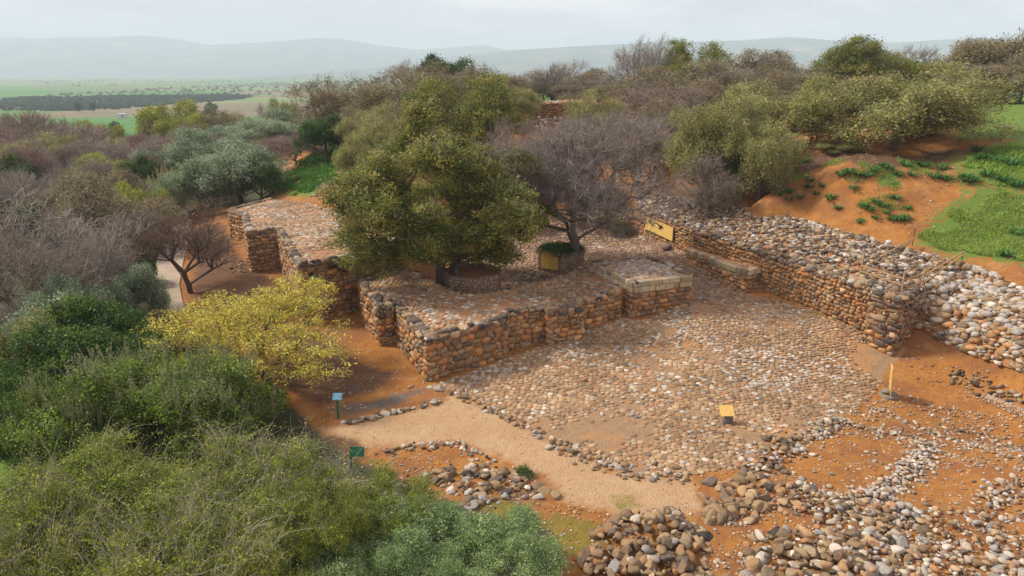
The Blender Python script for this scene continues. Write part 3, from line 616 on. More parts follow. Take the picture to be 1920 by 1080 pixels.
tag(mb.build('rubble_wall', [M['stone'], M['mortar']]), 'steep bank of pale round boulders at the right edge beyond the dark corner pier', 'stone wall')

# paving of the court and of the inner yard
zg = lambda x, y: H(x, y) + .012
courtP = TP(COURT_PX); yardP = TP(YARD_PX)
bare = lambda P: (vnoise(P[:, 0], P[:, 1], 2.6, 21)*.6 + vnoise(P[:, 0], P[:, 1], .9, 22)*.4 + rng.normal(0, .05, len(P))) > np.where(inpoly(P, TP([(1620,640),(1740,640),(1700,760),(1560,780)])), .46, .31)
mb = MB(); lightc = PALE[:1] + COURT
def court_keep(P): return bare(P) & ~inpoly(P, TP([(1110,815),(1160,822),(1165,845),(1120,850)]))
cobbles(mb, courtP, .225, zg, COURT, w=[4,4,3,3,1.2,3,2,.7], h=(.012, .030), gap=.009, keep=lambda P: court_keep(P) & (P[:, 1] < 33.5), ang=.4, stretch=1.2)
cobbles(mb, courtP, .205, zg, COURT, w=[4,4,4,3,1.2,4,3,.7], h=(.012, .028), gap=.009, keep=lambda P: court_keep(P) & (P[:, 1] >= 33.5), ang=.2, stretch=1.25)
n = 1500; Pq = np.column_stack([rng.uniform(courtP[:, 0].min(), courtP[:, 0].max(), n), rng.uniform(courtP[:, 1].min(), courtP[:, 1].max(), n)])
Pq = Pq[inpoly(Pq, courtP) & (vnoise(Pq[:, 0], Pq[:, 1], 3.2, 31) > .52)]; s = rng.uniform(.05, .11, len(Pq))
stones(mb, np.column_stack([Pq, H(Pq[:, 0], Pq[:, 1]) + .045]), np.column_stack([s*1.3, s, s*.5]), pal(PALE, len(Pq)), None, 2)
tag(mb.build('court_paving', M['court']), kind='structure')
mb = MB(); cobbles(mb, yardP, .25, zg, [(.26,.175,.125),(.20,.14,.10),(.32,.22,.16),(.38,.28,.21)], h=(.03, .06), gap=.014, keep=lambda P: bare(P) & ~inpoly(P, courtP), ang=.3, stretch=1.2)
tag(mb.build('yard_paving', M['court']), kind='structure')

# ------------------------------------------------------------------ loose stones
LOOSE = []                                              # (centre, half sizes, colour, colour word, faceted, place, z-order)
PALS = {'brown': BROWN, 'dark': DARK, 'pale': PALE, 'orange': [(.37,.235,.13),(.32,.20,.11),(.40,.28,.17),(.36,.19,.09)]}
def scatter(C, s, mixd, place, flat, flatz=(.45, .75)):
    s = s*.7; n = len(C); names = list(mixd); w = np.array([mixd[k] for k in names], float); k = rng.choice(len(names), n, p=w/w.sum())
    R = np.column_stack([s*rng.uniform(.9, 1.4, n), s*rng.uniform(.75, 1.05, n), s*rng.uniform(*flatz, n)])
    for i in range(n):
        LOOSE.append((C[i] + [0, 0, R[i, 2]*.35], R[i], pal(PALS[names[k[i]]], 1)[0], names[k[i]], flat, place))
def band(px, width, per_m, size, mixd, place, flat=.3, pile=0.0):
    pts = np.array([T(*p) for p in px]); P = resample(pts, 60); Ln = np.linalg.norm(np.diff(P, axis=0), axis=1).sum(); n = int(Ln*per_m*1.5)
    t = rng.random(n)*58.99; k = t.astype(int); f = (t-k)[:, None]; Q = P[k]*(1-f) + P[k+1]*f; d = P[k+1]-P[k]; nn = unit(np.column_stack([-d[:, 1], d[:, 0]])); o = rng.normal(0, width/2.3, n)
    x, y = Q[:, 0] + nn[:, 0]*o, Q[:, 1] + nn[:, 1]*o; z = H(x, y) + pile*np.exp(-(o/(width*.5))**2)*rng.random(n)
    s = size[0] + (size[1]-size[0])*rng.random(n)**1.7; scatter(np.column_stack([x, y, z]), s, mixd, place, flat)
def area(px, per_m2, size, mixd, place, flat=.3, pile=0.0, p=1.8, avoid=()):
    size = (size[0]*.9, size[1]*.9)
    poly = TP(px); lo, hi = poly.min(0), poly.max(0); n = int(np.prod(hi-lo)*per_m2*1.7); Q = rng.uniform(lo, hi, (n, 2)); Q = Q[inpoly(Q, poly)]
    for av in avoid: Q = Q[~inpoly(Q, TP(av)) | (rng.random(len(Q)) < .12)]
    n = len(Q)
    e = np.clip(-sdist(Q, poly)/.8, 0, 1); z = H(Q[:, 0], Q[:, 1]) + pile*e*rng.random(n); s = size[0] + (size[1]-size[0])*rng.random(n)**p
    scatter(np.column_stack([Q, z]), s, mixd, place, flat)
PITS = [[(1490,850),(1560,815),(1650,825),(1725,845),(1690,890),(1640,925),(1560,925),(1490,900)], [(1700,905),(1760,870),(1910,885),(1850,960),(1800,1010),(1690,955)], [(1330,1010),(1480,955),(1640,985),(1500,1005),(1400,1040)], [(1640,790),(1700,760),(1860,830),(1760,850),(1740,820)]]
mixP = {'pale': 5, 'brown': 3, 'orange': 2}; mixB = {'brown': 6, 'orange': 2, 'dark': 1, 'pale': 1}; mixM = {'pale': 3, 'brown': 4, 'orange': 2, 'dark': 1}
band([(1562,788),(1545,812),(1500,822),(1470,830)], .7, 26, (.07, .22), mixP, 'in the ring wall, far left rim', .2, .22)
band([(1565,785),(1620,805),(1700,818),(1738,835)], .6, 20, (.06, .17), mixP, 'in the ring wall, far right rim', .2, .15)
band([(1738,830),(1730,865),(1690,895),(1665,915),(1640,935)], .75, 42, (.06, .16), {'pale': 8, 'brown': 2}, 'in the pale row between soil pits', .15, .2)
band([(1490,905),(1530,925),(1580,940),(1650,935)], .7, 26, (.07, .2), mixP, 'in the ring wall, near rim', .2, .2)
band([(1480,830),(1450,865),(1400,890)], 1.1, 24, (.08, .26), mixM, 'in the row left of the ring', .4, .2)
area([(1330,915),(1400,885),(1450,900),(1470,925),(1400,985),(1330,985),(1315,940)], 9, (.12, .42), {'brown': 6, 'dark': 1, 'orange': 1}, 'in the blocky heap below the sign', .9, .12, 1.0)
band([(1470,925),(1560,965),(1650,975)], 1.5, 34, (.07, .24), mixM, 'in the band below the ring', .35, .25)
area([(1480,935),(1660,940),(1720,1000),(1960,1070),(1960,1150),(1500,1150),(1640,1010)], 12, (.05, .2), mixP, 'in the broad spread at lower right', .35, .12)
band([(1650,950),(1665,1000),(1640,1040),(1560,1045),(1480,1060)], 1.3, 26, (.08, .30), mixM, 'in the curved heap at lower right', .5, .25)
band([(1670,950),(1760,985),(1850,1020),(1960,1060)], 1.4, 30, (.06, .22), mixP, 'in the row toward the right corner', .25, .2)
band([(1640,768),(1700,790),(1790,825),(1860,850),(1960,880)], .7, 17, (.05, .14), mixP, 'in the thin row right of the ring', .2, .08)
band([(1760,800),(1860,820),(1960,850)], .6, 15, (.05, .15), mixM, 'in the upper row at the right edge', .3, .08)
band([(1930,905),(1880,930),(1850,970),(1830,990)], .9, 26, (.07, .2), mixP, 'in the arc at the right edge', .25, .18)
band([(1780,700),(1830,715),(1880,735),(1940,750)], .9, 16, (.08, .26), {'brown': 5, 'dark': 3, 'pale': 1}, 'among dark slabs by the pebble kerb', .7, .1)
area([(1085,1060),(1110,1000),(1180,960),(1260,955),(1320,990),(1330,1090),(1320,1200),(1050,1200)], 13, (.09, .36), {'brown': 7, 'orange': 2, 'dark': 2, 'pale': 1}, 'in the brown heap, bottom edge', .75, .45, 1.3)
area([(1400,1010),(1500,990),(1700,990),(1720,1100),(1700,1200),(1380,1200)], 8, (.10, .36), mixM, 'in the mixed heap at bottom right', .55, .3, 1.3)
area([(1700,1010),(1960,1060),(1960,1200),(1720,1200)], 7, (.07, .28), mixM, 'in the lower right corner', .5, .2, 1.5)
area([(760,865),(800,885),(900,870),(1000,890),(1035,930),(960,940),(880,955),(860,935)], 7.5, (.10, .34), {'brown': 6, 'pale': 2, 'dark': 2}, 'in the island beside the gravel path', .7, .12, 1.1)
band([(725,848),(770,838),(860,832),(880,850),(930,868)], .4, 9, (.09, .2), {'pale': 4, 'brown': 4, 'dark': 2}, 'in the line above the boulder island', .4, .05)
band([(845,735),(890,755),(930,775),(990,805),(1040,830)], .42, 8, (.12, .28), {'brown': 6, 'orange': 3, 'pale': 2}, 'in the upper kerb of the court', .55, .06)
band([(1040,830),(1080,850),(1150,880)], .75, 14, (.10, .25), {'brown': 6, 'orange': 2, 'pale': 2}, 'in the middle kerb of the court', .5, .1)
band([(1150,875),(1220,890),(1300,892)], .8, 14, (.08, .2), {'brown': 6, 'pale': 3}, 'in the lower kerb of the court', .4, .06)
band([(640,796),(700,785),(760,770),(825,755)], .15, 4.2, (.2, .34), {'brown': 3, 'pale': 3, 'dark': 2}, 'in the single kerb above the gravel', .6, .1)
area([(1050,945),(1075,940),(1130,985),(1115,990)], 7, (.1, .2), {'brown': 1}, 'in the slab line below the gravel', .9)
area([(600,345),(660,335),(680,360),(640,380),(580,372)], 5, (.12, .3), {'brown': 3, 'pale': 3, 'dark': 1}, 'on the bank behind the stepped tower', .7, .2)
area([(980,205),(1170,200),(1200,222),(1150,240),(1000,240)], 3.5, (.2, .55), {'brown': 3, 'pale': 3, 'orange': 2}, 'in the far ruin on the mound', .7, .8)
area([(980,240),(1100,230),(1190,250),(1150,290),(1000,280)], 1.0, (.12, .35), mixM, 'on the bare slope before the far ruin', .6, .1)
area([(500,500),(540,490),(560,520),(520,530)], .5, (.1, .2), mixB, 'on the soil beside the stepped tower', .5)
area([(430,490),(465,480),(470,510),(435,515)], 3, (.12, .26), {'dark': 2, 'brown': 3}, 'at the foot of the stepped tower', .7)
area([(1560,760),(1700,740),(1960,760),(1960,1150),(1330,1150),(1330,960),(1480,900),(1500,830)], 12, (.035, .15), mixP, 'in the lower right field of rubble', .5, .03, 1.6, PITS)
area([(1690,660),(1960,720),(1960,780),(1700,700)], 5, (.03, .12), mixB, 'on the soil near the rubble bank', .5, .03, 1.6)
area([(700,850),(1000,880),(1040,940),(860,960),(740,900)], 9, (.03, .10), mixM, 'around the boulder island', .5, .03, 1.6)
area([(1230,300),(1440,300),(1780,270),(1925,300),(1925,420),(1700,440),(1300,372)], 3.5, (.03, .14), {'orange': 4, 'brown': 3, 'pale': 1}, 'on the orange slope behind the wall', .6, .02, 2.2)
area(GRAVEL_PX, 10, (.015, .05), {'pale': 4, 'orange': 3, 'brown': 1}, 'on the gravel path', .5, 0, 2.0)
area([(500,640),(640,700),(850,735),(700,800),(560,790)], 7, (.015, .06), mixB, 'on the red soil by the blue sign', .5, 0, 2.0)
for px, c, s in (((1330,905), 'dark', .26), ((1455,1000), 'dark', .33), ((1425,1050), 'pale', .26), ((825,731), 'pale', .27), ((1250,467), 'dark', .5), ((1240,408), 'pale', .1), ((1205,430), 'pale', .22), ((1340,960), 'brown', .34), ((1395,890), 'brown', .3), ((1040,930), 'brown', .22), ((1605,1062), 'brown', .34), ((770,727), 'brown', .16)):
    P = T(*px); LOOSE.append((P + [0, 0, s*.2], np.array([s*1.2, s*.9, s*.6]), pal(PALS[c], 1)[0], c, .8, 'lying alone on the soil'))

C_ = np.array([l[0] for l in LOOSE]); R_l = np.array([l[1] for l in LOOSE]); pr = proj(C_)
seen = (pr[:, 0] > -10) & (pr[:, 0] < 1930) & (pr[:, 1] < 1085) & (pr[:, 1] > 0)
siz = np.where(seen, R_l[:, 0]/pr[:, 2], 0); order = np.argsort(-siz); single = set(order[:290].tolist())
mb = MB()
for fl in sorted(set(l[4] for l in LOOSE)):
    ii = [i for i, l in enumerate(LOOSE) if l[4] == fl and i not in single]
    stones(mb, C_[ii], R_l[ii], np.array([LOOSE[i][2] for i in ii]), None, 2, flat=min(fl+.2, 1), box=.2, amp=.13, cut=.47)
tag(mb.build('loose_stones', M['pebble']), 'smaller grey, white and brown stones strewn in rows and heaps over the orange soil', kind='stuff')
groups = {}
for i in order[:290]:
    c, r, col, cw_, fl, place = LOOSE[i]; big = r[0]; sz = 'largest' if big > .42 else 'large' if big > .3 else 'middling' if big > .2 else 'small'
    shp = 'blocky' if fl > .6 else 'rounded'; x, y = pr[i, 0], pr[i, 1]
    pid = [p for p in groups if p == place]; groups.setdefault(place, []).append(i)
for place, idx in groups.items():
    X0, X1 = pr[idx, 0].min(), pr[idx, 0].max()
    for i in idx:
        c, r, col, cw_, fl, _ = LOOSE[i]; big = r[0]; sz = 'very large' if big > .42 else 'large' if big > .3 else 'middling' if big > .2 else 'small'
        f = (pr[i, 0]-X0)/max(X1-X0, 1); end = '' if len(idx) < 3 else (', left end' if f < .2 else ', left of middle' if f < .4 else ', middle' if f < .6 else ', right of middle' if f < .8 else ', right end')
        if 'alone' in place: end = ' at %s' % ('the left' if x < 0 else 'the court edge') if False else ''
        m1 = MB(); st = np.random.default_rng(i); stones(m1, np.zeros((1, 3)), r[None], np.array([col]), None, 3, flat=max(fl, .6), box=.25, amp=.13, R_=st, cut=.45)
        o = m1.build('boulder', M['pebble']); o.location = c
        word = {'pale': 'pale grey', 'brown': 'brown', 'dark': 'dark', 'orange': 'orange brown'}[cw_]
        lab = f"{sz} {word} {'blocky' if fl > .6 else 'rounded'} stone {place}{end}"
        o['label'] = lab; o['category'] = 'boulder'; o['group'] = 'loose stones ' + place

# pebbles over the soil
n = 9000; px_ = rng.uniform(560, 1930, n*2); py_ = rng.uniform(300, 1085, n*2); d0 = np.stack([(px_-960)/F, CP + (540-py_)/F*SP, -SP + (540-py_)/F*CP], 1); t_ = -14.9/d0[:, 2]
x, y = d0[:, 0]*t_, d0[:, 1]*t_; x += rng.normal(0, .5, len(x)); y += rng.normal(0, .5, len(x)); ok = (y < 60); x, y = x[ok][:n], y[ok][:n]
Q = np.column_stack([x, y]); ok = ~inpoly(Q, PA) & ~inpoly(Q, PC) & ~inpoly(Q, courtP) & ~inpoly(Q, TP(GRAVEL_PX)); x, y = x[ok], y[ok]; n = len(x); s = rng.uniform(.012, .05, n)
mb = MB(); stones(mb, np.column_stack([x, y, H(x, y) + s*.3]), np.column_stack([s*1.2, s, s*.7]), pal(PALE + ORANGE[:4], n), None, 2)
tag(mb.build('pebbles', M['pebble']), 'small pebbles scattered over the orange soil and gravel', kind='stuff')

# ------------------------------------------------------------------ planters, boards, signs, railing, path
def planter(cx, cy, r, z0, z1, rot, label, parts=6, sq=1.0):
    a = rot + np.arange(parts)*2*pi/parts; P = np.column_stack([cx + r*np.cos(a), cy + r*sq*np.sin(a)]); Pi = np.column_stack([cx + (r-.28)*np.cos(a), cy + (r-.28)*sq*np.sin(a)]); n = parts
    root = empty('stone_planter', (cx, cy, z0), label, 'planter'); mb = MB(); o = np.array([cx, cy, z0])
    V = np.vstack([np.column_stack([P, np.full(n, z0-.5)]), np.column_stack([P, np.full(n, z1)]), np.column_stack([Pi, np.full(n, z1)]), np.column_stack([Pi, np.full(n, z1-.4)])]) - o
    q = []
    for k in range(3): q += [[k*n+i, k*n+(i+1) % n, (k+1)*n+(i+1) % n, (k+1)*n+i] for i in range(n)]
    mb.add(V, q, (.4,.35,.3), 0, False); mb.build('pebbled_wall', M['pebbledash'], root)
    mb = MB(); V = np.vstack([np.column_stack([Pi, np.full(n, z1-.15)]), [[cx, cy, z1-.05]]]) - o; mb.add(V, [[i, (i+1) % n, n] for i in range(n)], (.2,.1,.05), 0, False); mb.build('earth_fill', M['mortar'], root)
    return root, P
c1 = W(886, 528, 2.3); c1y = c1[1] + 1.45
pl1, _ = planter(xat(886, c1y, 2.6), c1y, 2.0, Hs(c1[0], c1y) , 2.62, .35, 'squat pebble faced planter ring under the big evergreen oak', 7)
c2 = T(1046, 517); c2y = c2[1] + 1.75
pl2, P2 = planter(xat(1052, c2y, 1.5), c2y, 1.95, Hs(c2[0], c2y), 2.5, -1.66, 'six sided pebble faced planter with yellow boards under the bare tree', 6)
# two yellow boards on the left face of the second planter
fi = int(np.argmin(P2[:, 1])); a, b = P2[fi], P2[(fi-1) % 6]; d = unit((b-a)[None])[0]; nn = np.array([d[1], -d[0]]); 
if np.dot(nn, (a+b)/2 - P2.mean(0)) < 0: nn = -nn
root = empty('yellow_board', (*a, 1.2), 'pair of upright yellow boards fixed to the pebbled planter', 'board')
for k in range(2):
    mb = MB(); c = a + d*(.55 + .72*k) + nn*.04 - a; boxv(mb, (*c, .62), (.70, .05, 1.15), np.array([[d[0], nn[0], 0], [d[1], nn[1], 0], [0, 0, 1]]), (.62,.40,.08)); mb.build('panel', M['paint'], root)
# yellow board with dark remains on the big wall
p0, p1 = T(1217, 446)[:2], T(1268, 468)[:2]
t0 = np.array([xat(1216, p0[1], 2.6), p0[1]])
ax = unit((Ef[1]-Ef[0])[None])[0]; nn = np.array([ax[1], -ax[0]])
yb = None
for yy in np.arange(70, 45, -.1):                       # walk along the wall line to the board's left edge
    s_ = (yy - Ef[0][1])/(Ef[2][1]-Ef[0][1]); P_ = Ef[0] + (Ef[2]-Ef[0])*s_
    if proj(np.array([[*P_, 2.6]]))[0, 0] > 1217: yb = P_; break
ax = unit((Ef[2]-Ef[0])[None])[0]; nn = np.array([ax[1], -ax[0]]); ye = None
for s_ in np.arange(0, 8, .05):
    if proj(np.array([[*(yb + ax*s_), 2.3]]))[0, 0] > 1268: ye = s_; break
ye = ye or 4.0; ztL = ztop_at(405, yb[1]); zbL = ztop_at(428, yb[1]); hB = ztL - zbL; Rb = np.array([[ax[0], nn[0], 0], [ax[1], nn[1], 0], [0, 0, 1]])
root = empty('yellow_board', (*yb, zbL), 'wide yellow board with broken dark figures, hung on the big wall face', 'board'); w3 = ye/3
for k in range(3):
    mb = MB(); cc_ = ax*(w3*(k+.5)) + nn*.33; boxv(mb, (*cc_, hB/2), (w3 - .03, .05, hB), Rb, (.66,.45,.14)); pn = mb.build('panel', M['paint'], root)
mb = MB()
def mark(s0, s1, z0, z1):
    cc_ = ax*((s0+s1)/2*ye) + nn*.366; boxv(mb, (*cc_, (z0+z1)/2*hB), ((s1-s0)*ye, .012, (z1-z0)*hB), Rb, (.03,.025,.02))
for q in ((.13,.16,.62,.84),(.14,.23,.80,.86),(.20,.225,.55,.84),(.17,.185,.60,.80),(.25,.275,.42,.86),(.31,.335,.50,.84),(.32,.46,.78,.84),(.36,.375,.68,.80),(.44,.50,.74,.83),(.49,.64,.66,.80),(.53,.60,.46,.70),(.60,.64,.62,.76),(.645,.665,.58,.72)): mark(*q)
mb.build('dark_figures', M['paint'], root)
# small yellow sign on a stone block
p = T(1362, 792); root = empty('yellow_sign', tuple(p), 'small square yellow sign on a grey stone block in the paved court', 'sign')
mb = MB(); stones(mb, np.array([[0, 0, .16]]), np.array([[.24, .19, .26]]), np.array([[.13,.125,.115]]), np.eye(3)[None], 3, flat=.5, box=2, amp=.05); mb.build('stone_base', M['stone'], root)
mb = MB(); tl = radians(35); R = np.array([[1, 0, 0], [0, cos(tl), -sin(tl)], [0, sin(tl), cos(tl)]]); R = R @ np.eye(3); boxv(mb, (-.02, .05, .56), (.62, .55, .03), R, (.72,.47,.14)); boxv(mb, (-.02, .06, .42), (.08, .05, .3), None, (.1,.1,.1)); mb.build('sign_panel', M['paint'], root)
# leaning yellow board on a round base
p = T(1665, 742); root = empty('leaning_sign', tuple(p), 'narrow yellow board standing edge on in a round stone base', 'sign'); root.rotation_euler = (0, 0, radians(-23))
mb = MB(); a = np.arange(14)*2*pi/14; rr = .48*rng.uniform(.9, 1.08, 14); V = np.vstack([np.column_stack([rr*np.cos(a), rr*np.sin(a), np.full(14, -.02)]), np.column_stack([rr*np.cos(a), rr*np.sin(a), np.full(14, .1)]), [[0, 0, .13]]]); i_ = np.arange(14); j_ = (i_+1) % 14
k0 = mb.n; mb.add(V, np.column_stack([i_, j_, j_+14, i_+14]), (.20,.175,.14)); mb.f.append(np.column_stack([i_+14, j_+14, np.full(14, 28)]) + k0); mb.fm.append((14, 0, True)); mb.build('round_base', M['stone'], root)
mb = MB(); stones(mb, np.array([[-.08, 0, .2]]), np.array([[.24, .2, .2]]), np.array([[.22,.19,.15]]), np.eye(3)[None], 3, flat=.8, box=1.5); mb.build('stone_block', M['stone'], root)
mb = MB(); beam(mb, (.06, 0, .2), (-.04, .05, 1.62), .75, .05, (.70,.46,.17)); ob_ = mb.build('board', M['paint'], root)
me = ob_.data
# blue and green signs on posts
p = T(634, 785); root = empty('blue_sign', tuple(p), 'small pale blue sign on a green post beside the red soil', 'sign')
mb = MB(); beam(mb, (0, 0, -.2), (.03, 0, 1.0), .08, .08, (.03,.16,.07)); mb.build('post', M['paint'], root)
mb = MB(); tl = radians(42); R = np.array([[1, 0, 0], [0, cos(tl), -sin(tl)], [0, sin(tl), cos(tl)]]); boxv(mb, (.05, 0, 1.12), (.42, .34, .03), R, (.20,.50,.68)); pn = mb.build('sign_panel', M['paint'], root)
mb = MB()
for k in range(5): boxv(mb, np.array([.05, 0, 1.12]) + R @ np.array([rng.uniform(-.03, .03), .12-.055*k, .017]), (.30*rng.uniform(.6, 1), .02, .003), R, (.55,.68,.74))
mb.build('faded_text', M['paint'], pn)
p = T(660, 880); root = empty('green_sign', tuple(p), 'plain green rectangular sign on a post at the edge of the thorny bushes', 'sign')
mb = MB(); beam(mb, (0, 0, -.2), (0, 0, .85), .06, .06, (.05,.17,.08)); mb.build('post', M['paint'], root)
mb = MB(); tl = radians(70); R = np.array([[1, 0, 0], [0, cos(tl), -sin(tl)], [0, sin(tl), cos(tl)]]); boxv(mb, (.26, 0, .80), (.56, .40, .03), R, (.035,.20,.10)); mb.build('sign_panel', M['paint'], root)
# wooden railing on the corner pier
WD = (.46,.29,.15); root = empty('wooden_railing', tuple(W(1690, 545, 3.1)), 'rickety wooden railing of thin posts and rails round the dark corner pier', 'railing'); ro = W(1690, 545, 3.1)
pA = W(1609, 526, 3.1); pB = W(1690, 548, 3.15); pC = W(1727, 538, 3.2); pD = W(1712, 452, 4.55); pE = W(1802, 494, 4.1); 
for P, hgt, lean, c in ((pA, 1.75, .12, WD), (pB, 1.25, 0, WD), (pC, 1.15, .06, WD), (pD, .8, 0, (.06,.05,.04)), (pE, .9, 0, (.08,.06,.05))):
    mb = MB(); q = P - ro; beam(mb, q - [0, 0, .3], q + [lean, 0, hgt], .085 if c == WD else .035, .07 if c == WD else .04, c); mb.build('post', M['wood'], root)
for P, Q, z0, z1 in ((pA, pB, .22, .1), (pA, pB, .62, .42), (pA, pB, .98, .8), (pA, pC, -.05, -.1), (pB, pC, .15, .35), (pB, pC, .75, .8), (pC, pE, .2, .55), (pC, pE, .7, .75), (pA, pD, .3, .1), (pA, pD, .75, .25)):
    mb = MB(); beam(mb, P - ro + [0, -.06, z0], Q - ro + [0, -.06, z1], .035, .085, np.array(WD)*rng.uniform(.8, 1.15)); mb.build('rail', M['wood'], root)
# pebble kerb at the right
A_, B_ = T(1845, 748), T(1945, 792); mb = MB(); d = B_-A_; n = 420; u, v = rng.random(n), rng.random(n); nn = unit(np.array([[-d[1], d[0], 0]]))[0]
beam(mb, A_ + [0, 0, .05], B_ + [0, 0, .05], .34, .4, (.42,.36,.28), 1)
C = A_ + d*u[:, None]; side = rng.random(n) < .5; C = C - nn*(np.where(side, .18, 0))[:, None] + nn*np.where(side, 0, rng.uniform(-.15, .15, n))[:, None]*-1; C[:, 2] += np.where(side, v*.25, .25)
stones(mb, C, rng.uniform(.03, .055, (n, 3)), pal(PALE + ORANGE[:3], n), None, 2); tag(mb.build('pebble_kerb', [M['pebble'], M['mortar']]), 'short low kerb faced with pebbles at the right edge among dark slabs', 'kerb')
# low ruined wall and earthen bank behind the inner yard
def lowwall(px, h, thick, label, cols=ORANGE, name='low_wall'):
    P = np.array([T(*p) for p in px]); mb = MB()
    for i in range(len(P)-1):
        a, b = P[i][:2], P[i+1][:2]; face(mb, a, b, P[i][2]-.1, P[i+1][2]-.1, P[i][2]+h, P[i+1][2]+h, ch=.3, sw=.45, dark=1.0); d = unit((b-a)[None])[0]; nn = np.array([d[1], -d[0]])
        A4 = [np.array([*a, P[i][2]+h]), np.array([*b, P[i+1][2]+h])]; B4 = [np.array([*(a - nn*thick), P[i][2]+h*1.05]), np.array([*(b - nn*thick), P[i+1][2]+h*1.05])]
        mb.add(np.array([[*a, P[i][2]-.3], [*b, P[i+1][2]-.3], A4[1], A4[0]]), [[0,1,2,3]], (.3,.2,.1), 1, False); rubble_strip(mb, A4, B4, 11, (.1, .26), BROWN + ORANGE + PALE[:2])
    return tag(mb.build(name, [M['stone'], M['mortar']]), label, 'stone wall')
lowwall([(930,440),(1005,437),(1020,428)], 1.4, 2.0, 'dark low inner wall glimpsed between the oak and the bare tree')
lowwall([(1110,425),(1155,420),(1195,425)], .9, 2.0, 'crumbling low red wall closing the inner yard behind the bare tree')
lowwall([(1010,228),(1060,226),(1120,228),(1185,232)], 2.6, 6.0, 'ruined dry stone wall far off on the mound before the green strip')
def ribbon(name, px, w, dz, mat, n=60):
    P = resample([T(*p) for p in px], n); d = np.gradient(P[:, :2], axis=0); nn = unit(np.column_stack([-d[:, 1], d[:, 0]])); w = np.broadcast_to(np.asarray(w, float), (len(px),)); wv = np.interp(np.linspace(0, 1, n), np.linspace(0, 1, len(px)), w)
    cols_ = []
    for k in np.linspace(-.5, .5, 5):
        q = P[:, :2] + nn*(wv*k)[:, None]; cols_.append(q)
    V = np.stack(cols_, 1); z = np.max([H(c[:, 0], c[:, 1]) for c in cols_], 0); z = np.convolve(np.pad(z, 3, 'edge'), np.ones(7)/7, 'valid') + dz
    V = np.concatenate([V, np.repeat(z[:, None, None], 5, 1)], 2); lo = V.copy(); lo[..., 2] -= .35; I = np.arange(n*5).reshape(n, 5)
    q = np.stack([I[:-1, :-1], I[:-1, 1:], I[1:, 1:], I[1:, :-1]], 2).reshape(-1, 4); mb = MB(); mb.add(V.reshape(-1, 3), q, (.5,.4,.3)); m0 = n*5
    mb.add(np.concatenate([V[:, 0], lo[:, 0]]), np.column_stack([np.arange(n-1), np.arange(1, n), np.arange(1, n)+n, np.arange(n-1)+n]), (.4,.3,.2)); mb.add(np.concatenate([V[:, 4], lo[:, 4]]), np.column_stack([np.arange(n-1), np.arange(1, n), np.arange(1, n)+n, np.arange(n-1)+n]), (.4,.3,.2))
    tag(mb.build(name, mat), kind='structure')
ribbon('path', [(355,388),(345,410),(333,450),(318,500),(308,540),(312,575),(318,592)], 2.1, .10, M['concrete'])
ribbon('road', [(-120,392),(60,384),(130,388),(215,384)], 5.5, .1, M['concrete'])

# ------------------------------------------------------------------ trees and bushes
def crown_points(n, rx, rz, zc, lobes, r, flat=.35, lr=(.28, .45), shell=.6):
    """points inside a crown built of several lobes on an ellipsoid of radii rx, rx, rz about height zc"""
    d = unit(r.normal(0, 1, (lobes, 3))); d[:, 2] = r.uniform(-flat, 1, lobes)*.95; d[:, :2] *= (np.sqrt(1 - d[:, 2]**2)/np.maximum(np.linalg.norm(d[:, :2], axis=1), 1e-6))[:, None]
    k = r.uniform(.35, .80, (lobes, 1)); Lc = d*k*np.array([rx, rx, rz]) + np.array([0, 0, zc]); lrr = r.uniform(*lr, lobes)
    i = r.integers(0, lobes, n); u = unit(r.normal(0, 1, (n, 3))); u[:, 2] = np.where(r.random(n) < .5, np.abs(u[:, 2]), u[:, 2])
    rad = (shell + (1-shell)*r.random(n)**.6)*r.uniform(.75, 1.08, n)
    P = Lc[i] + u*rad[:, None]*lrr[i, None]*np.array([rx, rx, rz*1.05])
    return P[P[:, 2] > .06*zc], i
def skeleton(P, trunk, bf, r):
    """joins crown points to the trunk, each to the node that keeps it near and its way to the root short"""
    T0 = np.array(trunk, float); nt_ = len(T0); d = np.linalg.norm(P - T0[-1], axis=1); P = P[np.argsort(d)]
    A = np.vstack([T0, P]); par = np.full(len(A), -1); pl = np.zeros(len(A))
    for i in range(1, nt_): par[i] = i-1; pl[i] = pl[i-1] + np.linalg.norm(T0[i]-T0[i-1])
    lo = max(nt_ - 3, 0)
    for i in range(nt_, len(A)):
        q = A[lo:i]; c = np.linalg.norm(q - A[i], axis=1); j = lo + np.argmin(c + bf*pl[lo:i]); par[i] = j; pl[i] = pl[j] + c[j-lo]
    return A, par
def radii(A, par, tip, p=2.25, rmax=None):
    w = np.full(len(A), tip**p)*0; ch = np.zeros(len(A), int); np.add.at(ch, par[par >= 0], 1); w[ch == 0] = tip**p
    for i in range(len(A)-1, 0, -1): w[i] = max(w[i], tip**p); w[par[i]] += w[i]
    R = w**(1/p)
    if rmax: R *= min(1, rmax/R[0])
    return np.maximum(R, tip*.8), ch
